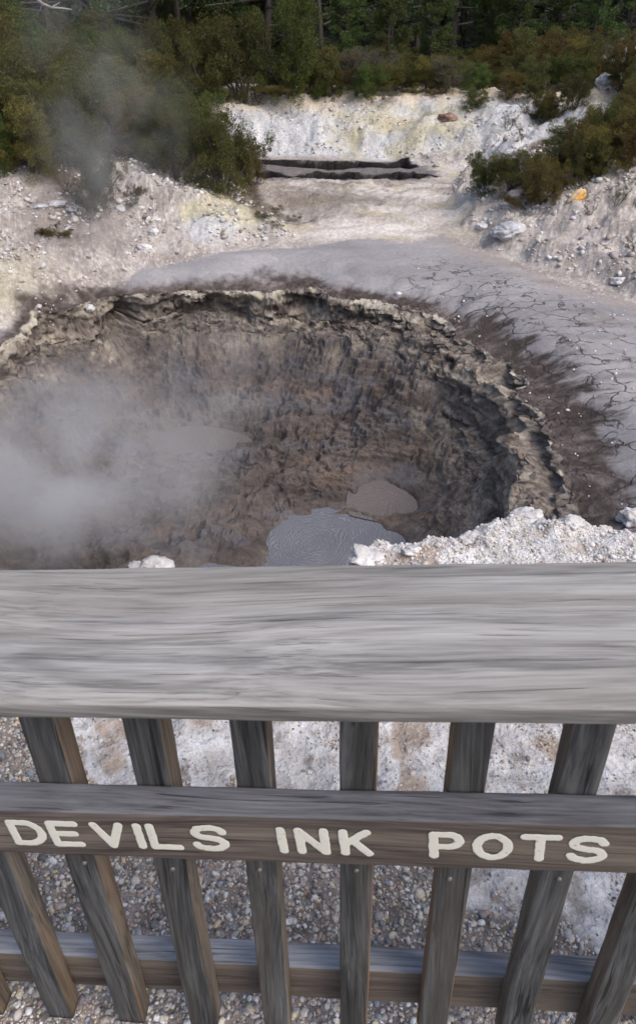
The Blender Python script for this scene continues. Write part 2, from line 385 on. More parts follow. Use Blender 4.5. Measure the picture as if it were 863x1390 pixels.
    floor = mix(C(.062, .051, .047), C(.135, .112, .101), m(np.clip(.5 + .8 * fbm(x * 1.1, y * 3.2, 51. + z * 5, 4) + .3 * n_c, 0, 1)))
    floor = mix(floor, C(.15, .105, .08), m(.55 * sst(.1, .5, fbm(x * .9, y * 1.8, 31. + z * 4, 4))))
    floor = mix(floor, C(.105, .10, .108), m(.75 * sst(.05, .4, fbm(x * .8, y * 1.8, 35. + z * 4, 4))))
    floor = mix(floor, C(.045, .036, .032), m(.22 * sst(.2, .5, n_d + .3 * n_c)))
    cc = mix(wall, floor, m(sst(.30, 1.2, us + .35 * n_b - .35 * sst(520, 620, px))))
    edge = sst(-.06, .0, us) * sst(.10, .02, us) * sst(-.1, .25, fbm(x * 1.5, y * 1.5, 41., 3))
    c = mix(c, cc, m(ins)); c = mix(c, C(.52, .475, .39), m(.85 * edge))
    # near bank: grey-brown gravel, pale crust with grit
    near = (s < .12)
    jx = px + 50 * fbm(x * 9, y * 9, 2., 3); jy = py + 45 * fbm(x * 8, y * 8, 4., 3)
    crust = sst(-8, 12, sdf([(90, 940), (105, 1040), (180, 1075), (300, 1085), (330, 1180), (420, 1120), (520, 1080), (585, 1130), (640, 1215), (700, 1245), (735, 1250), (770, 1240), (790, 1262), (835, 1285), (870, 1340), (1200, 1380), (1200, 300), (-900, 300), (-400, 940)], jx, jy))
    g1 = mix(C(.20, .17, .15), C(.33, .28, .245), m(np.clip(.5 + fbm(x * 30, y * 30, 1., 3), 0, 1)))
    cr = mix(C(.50, .475, .46), C(.68, .67, .67), m(np.clip(.55 + 1.2 * fbm(x * 10, y * 10, 3., 4), 0, 1)))
    cr = mix(cr, C(.36, .27, .20), m(.8 * sst(.15, .5, fbm(x * 7, y * 7, 21., 5) + .25 * sst(520, 560, px) * sst(620, 590, px))))
    cr = mix(cr, C(.22, .17, .14), m(.6 * sst(.3, .55, fbm(x * 17, y * 17, 22., 4))))
    nc = mix(g1, cr, m(crust))
    c = np.where(m(near), nc, c)
    crack = sst(-2.3, -1.0, us) * sst(.02, -.1, us) * sst(500, 600, px) * sst(.1, .3, a) * (1 - near) * (1 - .3 * bm)
    crack = crack + .35 * sst(.3, .8, a) * sst(-.3, -.8, us) * (1 - near) * sst(560, 700, px)
    rough = np.where(near, .8, mix(.9, .42, sst(0, .1, a) * (1 - np.clip(bm + ins, 0, 1))))
    wet = np.where(near, 0, ins * sst(.6, 1.6, us) * (.5 + .5 * sst(-.1, .3, n_b)) + .5 * sst(-.05, .1, slot) + .15 * bm)
    return c, np.clip(crack, 0, 1), rough, np.clip(wet, 0, 1), crust, near

def grid_faces(nr, nc, keep=None, wrap=False):
    i = np.arange(nr * nc).reshape(nr, nc)
    if wrap: i = np.concatenate([i, i[:, :1]], 1)
    a, b, c, d = i[:-1, :-1], i[:-1, 1:], i[1:, 1:], i[1:, :-1]
    f = np.stack([a, b, c, d], -1).reshape(-1, 4)
    return f
def compact(V, F):
    used = np.zeros(len(V), bool); used[F.ravel()] = True
    idx = np.cumsum(used) - 1
    return used, idx[F]

def build_ground():
    az = np.concatenate([np.linspace(-180, -60, 14)[:-1], np.linspace(-60, -30, 60)[:-1], np.linspace(-30, 30, 700), np.linspace(30, 60, 60)[1:], np.linspace(60, 180, 14)[1:]])
    az = np.radians(az)
    rows = [0.35]
    while rows[-1] < 600:
        d = rows[-1]
        st = max(.006, d * d * .0017 / 4.5)
        if d < 2.0: st = .008
        if 17.5 < d < 24.5: st = .045
        if d > 45: st = d * .05
        rows.append(d + st)
    rows = np.array(rows)
    R, A = np.meshgrid(rows, az, indexing='ij')
    X = (R * np.sin(A)).ravel(); Y = (R * np.cos(A)).ravel()
    z, u, us, s, h, tz = height(X, Y)
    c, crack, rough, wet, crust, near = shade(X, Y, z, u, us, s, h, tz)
    z = np.where(s > .1, z - .05 * sst(-.80, -.70, u), z)
    V = np.stack([X, Y, z], 1)
    F = grid_faces(len(rows), len(az))
    kill = (u > -.55) & (s > .3)
    F = F[~kill[F].all(1)]
    used, F = compact(V, F)
    o = new_obj('ground', V[used], F, M_ground, smooth=True)
    for v_, n_ in ((crack, 'crack'), (rough, 'rough'), (wet, 'wet')): set_f(o.data, v_[used], n_)
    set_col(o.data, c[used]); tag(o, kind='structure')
    return o
build_ground()

def build_crater():
    nphi = 1900
    phi = np.linspace(0, 2 * np.pi, nphi, endpoint=False)
    ra = np.arctan2(RIM[:, 1] - RC[1], RIM[:, 0] - RC[0]); rd = np.hypot(RIM[:, 0] - RC[0], RIM[:, 1] - RC[1])
    k = np.argsort(ra); ra, rd = ra[k], rd[k]
    ra = np.concatenate([ra - 2 * np.pi, ra, ra + 2 * np.pi]); rd = np.tile(rd, 3)
    Rr = np.interp(np.mod(phi + np.pi, 2 * np.pi) - np.pi, ra, rd)
    v = np.concatenate([np.linspace(-1.0, -.35, 34)[:-1], np.linspace(-.35, .75, 190)[:-1], np.linspace(.75, 1.6, 60)])
    Rm = Rr - 1.6
    W = np.linspace(0, 1, 130)[1:] * .985
    rad = [Rr - q for q in v] + [Rm * (1 - q) for q in W]
    RHO = np.array(rad); PHI = np.broadcast_to(phi, RHO.shape)
    X = (RC[0] + RHO * np.cos(PHI)).ravel(); Y = (RC[1] + RHO * np.sin(PHI)).ravel()
    z, u, us, s, h, tz = height(X, Y)
    # undercut: the face leans back under the crust
    wz = np.exp(-((us - .12) / .11) ** 2)
    nx, ny = np.cos(PHI).ravel(), np.sin(PHI).ravel()
    push = wz * (.06 + .24 * np.clip(fbm(X * 1.5, Y * 1.5, z * 2.2, 4), -.3, 1) + .07 * fbm(X * 6, Y * 6, z * 8, 3))
    wide = sst(-.02, .06, us) * sst(.95, .35, us)
    push = push + wide * (.13 * fbm(X * 2.2, Y * 2.2, z * 6.5, 4) + .05 * ridged(X * 5, Y * 5, z * 14, 3) - .03)
    for a, b, sz, dp in HOLES:
        q = P(a, b, ZA - .3 - .5)
        dd = ((X - q[0]) ** 2 + ((Y - q[1]) * .35) ** 2) / sz ** 2 + ((z - q[2]) / .28) ** 2
        push = push + sst(-.1, .05, us) * dp * 2.6 * np.exp(-dd)
    X2 = X + nx * push; Y2 = Y + ny * push
    c, crack, rough, wet, crust, near = shade(X, Y, z, u, us, s, h, tz)
    z = z + wide * (.05 * fbm(X * 3.1, Y * 3.1, z * 3 + 40, 4) + .02 * ridged(X * 9, Y * 9, z * 6, 3))
    V = np.stack([X2, Y2, z + np.where(near, -.1, 0)], 1)
    F = grid_faces(len(rad), nphi, wrap=True)
    F = F[~near[F].all(1)]
    used, F = compact(V, F)
    o = new_obj('mud_crater', V[used], F, M_ground, smooth=True)
    for v_, n_ in ((crack, 'crack'), (rough, 'rough'), (wet, 'wet')): set_f(o.data, v_[used], n_)
    set_col(o.data, c[used]); tag(o, kind='structure')
build_crater()

# ------------------------------------------------------------------ mud pools (flat water with ring ripples)
def pool_material(name, c1, c2, rough, bstr):
    k = N(name)
    tc = k.n('ShaderNodeTexCoord').outputs['Object']
    wn = k.n('ShaderNodeTexNoise', Scale=2.2, Detail=3.0); k.l(tc, wn.inputs['Vector'])
    sv = k.n('ShaderNodeVectorMath', operation='SCALE'); k.l(wn.outputs['Color'], sv.inputs[0]); sv.inputs['Scale'].default_value = .45
    av = k.n('ShaderNodeVectorMath', operation='ADD'); k.l(tc, av.inputs[0]); k.l(sv.outputs[0], av.inputs[1])
    wv = k.n('ShaderNodeTexWave', wave_type='RINGS', rings_direction='Z', Scale=8.5, Distortion=6.5, Detail=5.0); wv.inputs['Detail Scale'].default_value = 2.0
    k.l(av.outputs[0], wv.inputs['Vector'])
    nf = k.noise(tc, 26, 5, .65); big = k.noise(tc, 1.4, 3)
    c = k.mixc(c1, c2, k.ramp(k.math('MULTIPLY', wv.outputs['Fac'], nf), [(.25, 0.0), (.62, 1.0)]))
    c = k.mixc(c, c1, k.ramp(big, [(.4, 0.0), (.65, .7)]))
    k.l(c, k.b.inputs['Base Color']); k.b.inputs['Roughness'].default_value = rough; k.b.inputs['Specular IOR Level'].default_value = .5
    nb = k.bump(wv.outputs['Fac'], bstr, .02); nb = k.bump(nf, bstr, .012, nb); k.l(nb, k.b.inputs['Normal'])
    return k.m
for key, cen, args in (('main', (445, 722), ((.13, .135, .155), (.25, .26, .29), .40, .45)), ('pink', (512, 685), ((.135, .112, .105), (.20, .175, .165), .5, .45)), ('left', (280, 600), ((.13, .108, .10), (.19, .16, .15), .75, .6))):
    pl, zp = POOLS[key]; q = P(cen[0], cen[1], zp)
    ctr = pl.mean(0); nn = len(pl)
    dv = pl - ctr; out = pl + dv / np.linalg.norm(dv, axis=1)[:, None] * (.24 if key == 'main' else .12)
    pts = sorted(map(tuple, out)); hull = []
    for seq in (pts, pts[::-1]):
        part = []
        for p_ in seq:
            while len(part) >= 2 and (part[-1][0] - part[-2][0]) * (p_[1] - part[-2][1]) - (part[-1][1] - part[-2][1]) * (p_[0] - part[-2][0]) <= 0: part.pop()
            part.append(p_)
        hull += part[:-1]
    V = [(a - q[0], b - q[1], 0) for a, b in hull]; F = [tuple(range(len(V)))]
    o = new_obj('mud_pool', V, F, pool_material('mud_' + key, *args)); o.location = (q[0], q[1], zp)
    tag(o, kind='structure')

# ------------------------------------------------------------------ picking points on the land along a line of sight
_zc = {}
def hit(px, py, tmax=80):
    d = ray(px, py); d = d / np.linalg.norm(d)
    t = np.concatenate([np.arange(.8, 8, .02), np.arange(8, tmax, .04)])
    X = CAM[0] + d[0] * t; Y = CAM[1] + d[1] * t; Z = CAM[2] + d[2] * t
    hz = height(X, Y, False)[0]
    b = np.nonzero(Z < hz)[0]
    i = b[0] if len(b) else len(t) - 1
    return np.array([X[i], Y[i], hz[i]])
def gz(x, y): return float(height(np.array([x]), np.array([y]), False)[0][0])

# ------------------------------------------------------------------ loose stones
def stone_templates(rnd, n=14, lo=False):
    # a cube net of 26 points pushed out to a lumpy stone
    pts = [(a, b, c) for a in (-1, 0, 1) for b in (-1, 0, 1) for c in (-1, 0, 1) if (a, b, c) != (0, 0, 0)]
    idx = {p: i for i, p in enumerate(pts)}
    F = []
    for ax in range(3):
        for sg in (-1, 1):
            for a in (-1, 0):
                for b in (-1, 0):
                    q = []
                    for da, db in ((0, 0), (1, 0), (1, 1), (0, 1)):
                        v = [0, 0, 0]; v[ax] = sg; v[(ax + 1) % 3] = a + da; v[(ax + 2) % 3] = b + db; q.append(idx[tuple(v)])
                    F.append(q if sg > 0 else q[::-1])
    base = np.array(pts, float); base /= np.linalg.norm(base, axis=1)[:, None] ** .8
    T = []
    for _ in range(n):
        v = base * (1 + rnd.uniform(-.16, .16, (26, 1))) + rnd.uniform(-.10, .10, (26, 3))
        v *= np.array([1, rnd.uniform(.6, .95), rnd.uniform(.4, .75)])
        T.append(v)
    return np.array(T), np.array(F)
_rsn = np.random.RandomState(21)
TPL, TPF = stone_templates(_rsn)
def stones(name, pos, size, cols, mat, rnd, sink=.25, smooth=True):
    n = len(pos)
    t = TPL[rnd.randint(0, len(TPL), n)] * size[:, None, None]
    a = rnd.uniform(0, 2 * np.pi, n); b = rnd.normal(0, .35, n); c_ = rnd.normal(0, .35, n)
    ca, sa = np.cos(a), np.sin(a); cb, sb = np.cos(b), np.sin(b); cc, sc_ = np.cos(c_), np.sin(c_)
    R = np.empty((n, 3, 3)); R[:, 0] = np.stack([ca * cb, ca * sb * sc_ - sa * cc, ca * sb * cc + sa * sc_], 1)
    R[:, 1] = np.stack([sa * cb, sa * sb * sc_ + ca * cc, sa * sb * cc - ca * sc_], 1); R[:, 2] = np.stack([-sb, cb * sc_, cb * cc], 1)
    V = np.einsum('nij,nkj->nki', R, t) + pos[:, None, :]
    V[:, :, 2] += (size * (.5 - sink))[:, None] * .8
    F = (TPF[None] + (np.arange(n) * 26)[:, None, None]).reshape(-1, 4)
    o = new_obj(name, V.reshape(-1, 3), F, mat, smooth=smooth)
    set_col(o.data, np.repeat(cols, 26, axis=0))
    return o
def stone_material(name, bump=.3, scale=60):
    k = N(name)
    geo = k.n('ShaderNodeNewGeometry').outputs['Position']
    col = k.n('ShaderNodeAttribute', attribute_name='col').outputs['Color']
    n1 = k.noise(geo, scale, 4, .65); v = k.ramp(n1, [(.3, .7), (.7, 1.2)])
    k.l(k.mixc(col, v, .8, 'MULTIPLY'), k.b.inputs['Base Color']); k.b.inputs['Roughness'].default_value = .85
    k.l(k.bump(n1, bump, .004), k.b.inputs['Normal']); return k.m
M_stone = stone_material('loose_stone', .4, 220)
M_grit = stone_material('pale_stone', .4, 60)

def palette(rnd, n, cols, wts, jit=.15):
    cols = np.array(cols); k = rnd.choice(len(cols), n, p=np.array(wts) / sum(wts))
    return cols[k] * (1 + rnd.uniform(-jit, jit, (n, 1))) * (1 + rnd.uniform(-.04, .04, (n, 3)))

def crust_at(x, y, z):
    zz = np.zeros(len(x))
    return None
rnd = np.random.RandomState(5)
# gravel by the fence
n = 270000
x = rnd.uniform(-1.7, 2.1, n); y = rnd.uniform(.62, 2.05, n)
z, u, us, s, h, tz = height(x, y)
c, *_r2, crust, near = shade(x, y, z, u, us, s, h, tz)
keep = rnd.uniform(size=n) < np.where(crust < .5, .62, .05 + .30 * (fbm(x * 9, y * 9, 55., 3) > .28))
px, py = proj(x, y, z)
keep &= (py > 950) & (py < 1420) & ((px > -60) & (px < 930) | (rnd.uniform(size=n) < .3))
x, y, z, crust = x[keep], y[keep], z[keep], crust[keep]
n = len(x)
size = np.clip(np.exp(rnd.normal(math.log(.0029), .45, n)), .0018, .013); size = np.where(crust > .5, size * .75, size)
cols = palette(rnd, n, [(.24, .22, .20), (.33, .30, .27), (.14, .135, .14), (.24, .175, .145), (.55, .52, .49), (.17, .19, .21), (.36, .30, .22), (.085, .08, .08)], [7, 7, 4, 1.6, 3, 2, 2, 1.5])
g = stones('gravel', np.stack([x, y, z], 1), size, np.clip(cols * 1.75, 0, .72), M_stone, rnd, smooth=False)
tag(g, 'loose grey brown gravel on the ground behind the fence pickets', 'gravel', kind='stuff')
# pale grit on the bank
n = 60000
x = rnd.uniform(-1.2, 3.2, n); y = rnd.uniform(2.45, 3.95, n)
z, u, us, s, h, tz = height(x, y)
px, py = proj(x, y, z)
keep = (s < .05) & (px > -30) & (px < 900) & (py < 800) & ((px > 430) | (rnd.uniform(size=n) < .2))
x, y, z = x[keep], y[keep], z[keep]; n = len(x)
size = np.clip(np.exp(rnd.normal(math.log(.0036), .55, n)), .0016, .02)
cols = palette(rnd, n, [(.56, .54, .53), (.46, .43, .40), (.66, .65, .65), (.30, .26, .22), (.48, .44, .34)], [6, 3, 6, 1, 1])
g = stones('pale_grit', np.stack([x, y, z], 1), size, cols, M_grit, rnd)
tag(g, 'pale chalky grit covering the white bank just beyond the top rail', 'grit', kind='stuff')
# scree on the slopes behind
n = 75000
x = rnd.uniform(-9, 11.5, n); y = rnd.uniform(10.5, 27, n)
z, u, us, s, h, tz = height(x, y)
px, py = proj(x, y, z)
ap = sdf(APRON, x, y)
dens = np.where((h > .03), 1, 0) * np.clip(.35 + 1.2 * fbm(x * .9, y * .9, 66., 3), .05, 1)
dens = np.where(y > 20.5, dens * .35, dens)
keep = (ap < .02) & (rnd.uniform(size=n) < dens) & (px > -30) & (px < 900) & (py > 95)
x, y, z = x[keep], y[keep], z[keep]; n = len(x)
size = np.clip(np.exp(rnd.normal(math.log(.022), .5, n)), .008, .085)
cols = palette(rnd, n, [(.50, .47, .45), (.40, .36, .33), (.62, .60, .59), (.27, .22, .19), (.47, .44, .36)], [6, 5, 5, 2.5, 1])
g = stones('scree', np.stack([x, y, z], 1), size, cols, M_grit, rnd)
tag(g, 'pale broken scree scattered over the white slopes behind the crater', 'scree', kind='stuff')
# white chips dropped on the dried mud
n = 900
x = rnd.uniform(-3, 6.5, n); y = rnd.uniform(6, 14.5, n)
z, u, us, s, h, tz = height(x, y); px, py = proj(x, y, z)
keep = (s > .6) & (us < -.02) & (u > -2.6) & (rnd.uniform(size=n) < np.where(px > 560, .6, .16)) & (sdf(APRON, x, y) > .2)
x, y, z = x[keep], y[keep], z[keep]; n = len(x)
size = np.clip(np.exp(rnd.normal(math.log(.015), .35, n)), .007, .04)
g = stones('white_chips', np.stack([x, y, z], 1), size, palette(rnd, n, [(.66, .62, .58), (.5, .45, .40)], [2, 1]), M_grit, rnd)
tag(g, 'small white stone chips scattered on the dark cracked crater margin', 'stone chips', kind='stuff')

# ------------------------------------------------------------------ single rocks
def rock_mesh(seed, n=20, lump=.28, flat=(1, .8, .6), crag=.07):
    g_ = np.linspace(-1, 1, n)
    V = []; F = []; base = 0
    for ax in range(3):
        for sg in (-1, 1):
            A_, B_ = np.meshgrid(g_, g_, indexing='ij')
            v = np.zeros((n * n, 3)); v[:, ax] = sg; v[:, (ax + 1) % 3] = A_.ravel(); v[:, (ax + 2) % 3] = B_.ravel()
            f = grid_faces(n, n) + base
            F.append(f[:, ::-1] if sg > 0 else f); V.append(v); base += n * n
    V = np.concatenate(V); F = np.concatenate(F)
    _, fi, inv = np.unique(np.round(V * 1e4).astype(np.int64), axis=0, return_index=True, return_inverse=True)
    V = V[fi]; F = inv.ravel()[F]
    V /= np.linalg.norm(V, axis=1)[:, None]
    o_ = seed * 7.3
    r = 1 + lump * fbm(V[:, 0] * 1.1 + o_, V[:, 1] * 1.1, V[:, 2] * 1.1, 3) * 1.4 + crag * ridged(V[:, 0] * 3 + o_, V[:, 1] * 3, V[:, 2] * 3, 4) + .03 * fbm(V[:, 0] * 12 + o_, V[:, 1] * 12, V[:, 2] * 12, 3)
    q = 5.0; V = V * r[:, None]; V = mix(V, np.round(V * q / 2) / q * 2, .12)
    return V * np.array(flat), F
def rock_material(name, c1, c2, c3=None):
    k = N(name); tc = k.n('ShaderNodeTexCoord').outputs['Object']
    n1 = k.noise(tc, 2.2, 5, .65); n2 = k.noise(tc, 9, 4, .65)
    c = k.mixc(c1, c2, k.ramp(n1, [(.35, 0.0), (.65, 1.0)]))
    if c3: c = k.mixc(c, c3, k.ramp(k.noise(tc, 1.1, 3), [(.42, 0.0), (.55, 1.0)]))
    c = k.mixc(c, k.ramp(n2, [(.3, .65), (.6, 1.1)]), .8, 'MULTIPLY')
    k.l(c, k.b.inputs['Base Color']); k.b.inputs['Roughness'].default_value = .9
    nb = k.bump(n1, .5, .05); nb = k.bump(n2, .6, .03, nb); k.l(nb, k.b.inputs['Normal']); return k.m
M_rw = rock_material('chalky_rock', (.52, .50, .49), (.68, .67, .67))
M_rg = rock_material('grey_rock', (.36, .35, .35), (.52, .52, .54))
M_ry = rock_material('yellow_rock', (.55, .50, .40), (.58, .38, .15), (.56, .30, .08))
M_rb = rock_material('brown_rock', (.18, .10, .07), (.30, .2, .15))
# px, py(base), width px, (flat), material, label
ROCKS = [
    (211, 781, 42, (1, .8, .72), M_rw, 'knobbly white rock poking up just above the top rail on the left', 1, .3),
    (566, 1218, 1, None, None, '', 0, 0),
    (783, 272, 27, (1, .5, .55), M_ry, 'orange and white stained boulder on the right slope below the bushes', 3, -.5),
    (660, 345, 0, None, None, '', 0, 0),
    (690, 320, 42, (1, .8, .45), M_rg, 'angular pale slab boulder at the foot of the right slope', 4, .3),
    (657, 262, 24, (1, .7, .4), M_rw, 'flat white slab under the left end of the green bush row', 5, .1),
    (655, 312, 17, (1, .8, .6), M_rw, 'small round white boulder beside the angular slab', 6, 0),
    (840, 385, 20, (1, .8, .5), M_rw, 'white boulder where the right scree meets the mud flat', 7, 0),
    (74, 280, 30, (1, .5, .28), M_rg, 'long flat pale slab on the left slope, top of the slab row', 8, .2),
    (54, 284, 20, (1, .6, .35), M_rg, 'short flat slab at the left end of the slab row', 9, -.1),
    (104, 287, 24, (1, .6, .4), M_rg, 'grey slab just left of the small steaming bush', 10, 0),
    (163, 290, 15, (1, .7, .8), M_rg, 'grey upright block at the right foot of the steaming bush', 11, .3),
    (95, 317, 15, (1, .7, .5), M_rw, 'small white block below the slab row', 12, 0),
    (209, 318, 13, (1, .7, .6), M_rw, 'small white block on the slope left of the sulphur patch', 13, 0),
    (196, 338, 22, (1, .6, .35), M_rw, 'thin white slab low on the left slope', 14, .4),
    (211, 300, 16, (1, .6, .3), M_rw, 'thin slab below the two dry tufts', 15, -.2),
    (124, 430, 12, (1, .8, .9), M_rw, 'pale knob on the left crater edge', 16, 0),
    (608, 165, 24, (1, .6, .5), M_rb, 'reddish brown rock set in the far pale face', 17, 0),
    (540, 404, 9, (1, .9, .8), M_rw, 'lone white pebble on the mud flat behind the rim', 18, 0),
    (786, 113, 17, (1, .7, .9), M_rw, 'white boulder among the bushes high on the right', 19, 0),
    (819, 118, 20, (1, .7, 1.0), M_rg, 'grey white outcrop at the top of the right chute', 20, .4),
    (829, 86, 8, (1, .8, .7), M_rw, 'tiny pale boulder left of the two white posts', 21, 0),
    (858, 712, 34, (1, .8, .9), M_rw, 'pale crusted boulder at the right end of the near bank', 22, 0),
    (716, 708, 36, (1, .7, .42), M_rw, 'broad white crust block on the lip of the near bank', 23, 0),
    (497, 764, 42, (1, .8, .5), M_rw, 'rounded white crust at the left tip of the near bank', 24, 0),
    (600, 742, 0, None, None, '', 0, 0),
    (776, 718, 30, (1, .7, .4), M_rw, 'low white crust block right of the broad one on the bank', 26, 0),
    (640, 734, 26, (1, .7, .4), M_rw, 'low white crust block left of the broad one on the bank', 27, .2),
    (560, 750, 24, (1, .7, .4), M_rw, 'small white crust block near the left tip of the bank', 28, .2),
    (188, 779, 22, (1, .8, .6), M_rw, 'small white stone leaning on the knobbly rock above the rail', 29, .2),
]
for px_, py_, wpx, flat, mt, lab, sd_, rz in ROCKS:
    if not wpx or flat is None: continue
    q = hit(px_, py_)
    dist = float((q - CAM) @ _f)
    r = wpx / 2 / F_PX * dist
    bank = 690 < py_ < 785 and px_ > 400
    V, F = rock_mesh(sd_, 18 if wpx > 14 else 9, .45 if bank else .30, flat, .20 if bank else .10)
    o = new_obj('rock', V * r, F, mt, smooth=True)
    o.location = (q[0], q[1] + r * .3, q[2] + r * flat[2] * (.1 if bank else .45)); o.rotation_euler = (random.Random(sd_).uniform(-.2, .2), random.Random(sd_ + 9).uniform(-.2, .2), rz)
    if sd_ == 3: o.rotation_euler = (0.2, -.55, .3)
    tag(o, lab, 'rock')

# ------------------------------------------------------------------ plants
def leaf_material(name, cols, trans=.25):
    k = N(name)
    a = k.n('ShaderNodeAttribute', attribute_name='tone').outputs['Fac']
    ob = k.n('ShaderNodeObjectInfo').outputs['Random']
    tc = k.n('ShaderNodeTexCoord').outputs['Object']
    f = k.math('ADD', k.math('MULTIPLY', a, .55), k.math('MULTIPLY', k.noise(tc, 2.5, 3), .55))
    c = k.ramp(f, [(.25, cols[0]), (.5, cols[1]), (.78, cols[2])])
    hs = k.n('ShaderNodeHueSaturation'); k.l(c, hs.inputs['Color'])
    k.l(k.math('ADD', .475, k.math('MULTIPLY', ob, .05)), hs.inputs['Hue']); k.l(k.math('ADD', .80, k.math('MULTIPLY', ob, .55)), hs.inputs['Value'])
    k.l(hs.outputs[0], k.b.inputs['Base Color']); k.b.inputs['Roughness'].default_value = .65; k.b.inputs['Specular IOR Level'].default_value = .2
    tr = k.n('ShaderNodeBsdfTranslucent'); k.l(hs.outputs[0], tr.inputs[0])
    mx = k.n('ShaderNodeMixShader'); mx.inputs[0].default_value = trans
    k.l(k.b.outputs[0], mx.inputs[1]); k.l(tr.outputs[0], mx.inputs[2])
    k.l(mx.outputs[0], k.t.nodes['Material Output'].inputs['Surface']); return k.m
L_olive = leaf_material('olive_leaf', [(.028, .034, .011), (.075, .077, .022), (.135, .128, .04)])
L_ochre = leaf_material('ochre_leaf', [(.042, .035, .012), (.105, .085, .024), (.19, .15, .045)])
L_green = leaf_material('green_leaf', [(.022, .035, .010), (.060, .085, .020), (.12, .15, .035)])
L_grey = leaf_material('grey_leaf', [(.05, .05, .035), (.11, .105, .07), (.19, .175, .12)])
L_pine = leaf_material('pine_needle', [(.018, .030, .012), (.050, .080, .025), (.10, .14, .045)], .2)
L_young = leaf_material('young_pine_needle', [(.026, .040, .014), (.062, .092, .028), (.12, .155, .048)], .25)
def bark_material(name, c1, c2):
    k = N(name); tc = k.n('ShaderNodeTexCoord').outputs['Object']
    mp = k.n('ShaderNodeMapping', Scale=(1, 1, .15)); k.l(tc, mp.inputs[0])
    n1 = k.noise(mp.outputs[0], 14, 4, .6)
    k.l(k.mixc(c1, c2, k.ramp(n1, [(.35, 0.0), (.65, 1.0)])), k.b.inputs['Base Color']); k.b.inputs['Roughness'].default_value = .9
    k.l(k.bump(n1, .7, .03), k.b.inputs['Normal']); return k.m
M_twig = bark_material('twig_bark', (.05, .042, .036), (.11, .095, .085))
M_bark = bark_material('pine_bark', (.045, .038, .034), (.11, .095, .085))
M_pale = bark_material('pale_dead_wood', (.22, .20, .19), (.36, .34, .33))

def tubes(segs, sides=5):
    """segs: list of (p0, p1, r0, r1) -> tapered tubes"""
    V = []; F = []; b = 0
    for p0, p1, r0, r1 in segs:
        p0 = np.array(p0, float); p1 = np.array(p1, float); d = p1 - p0; L = np.linalg.norm(d) + 1e-9; d /= L
        a = np.cross(d, (0, 0, 1.) if abs(d[2]) < .9 else (1., 0, 0)); a /= np.linalg.norm(a); c_ = np.cross(d, a)
        for p, r in ((p0, r0), (p1, r1)):
            for k in range(sides):
                t = 2 * math.pi * k / sides; V.append(p + (a * math.cos(t) + c_ * math.sin(t)) * r)
        for k in range(sides): F.append((b + k, b + (k + 1) % sides, b + sides + (k + 1) % sides, b + sides + k))
        F.append(tuple(range(b + sides, b + 2 * sides))); b += 2 * sides
    return V, F
def leaves(cent, rad, per, lsize, R_, up=.4, elong=2.2):
    """leaf blades spread through clumps; returns verts, faces, tone"""
    m = len(cent) * per
    c = np.repeat(cent, per, 0); r = np.repeat(rad, per)
    d = R_.normal(size=(m, 3)); d /= np.linalg.norm(d, axis=1)[:, None]
    rr = R_.uniform(.25, 1, m) ** .6
    p = c + d * (r * rr)[:, None] * np.array([1, 1, .8])
    ax = d * .8 + R_.normal(size=(m, 3)) * .6; ax[:, 2] += up; ax /= np.linalg.norm(ax, axis=1)[:, None]
    sd_ = np.cross(ax, R_.normal(size=(m, 3))); sd_ /= np.linalg.norm(sd_, axis=1)[:, None]
    L = lsize * R_.uniform(.6, 1.4, m); W = L / elong
    v0 = p - sd_ * (W * .5)[:, None] ; v1 = p + sd_ * (W * .5)[:, None]; v2 = p + ax * L[:, None]
    V = np.stack([v0, v1, v2], 1).reshape(-1, 3); F = np.arange(m * 3).reshape(-1, 3)
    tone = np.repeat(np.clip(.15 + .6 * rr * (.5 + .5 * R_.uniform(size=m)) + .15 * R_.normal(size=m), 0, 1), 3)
    return V, F, tone
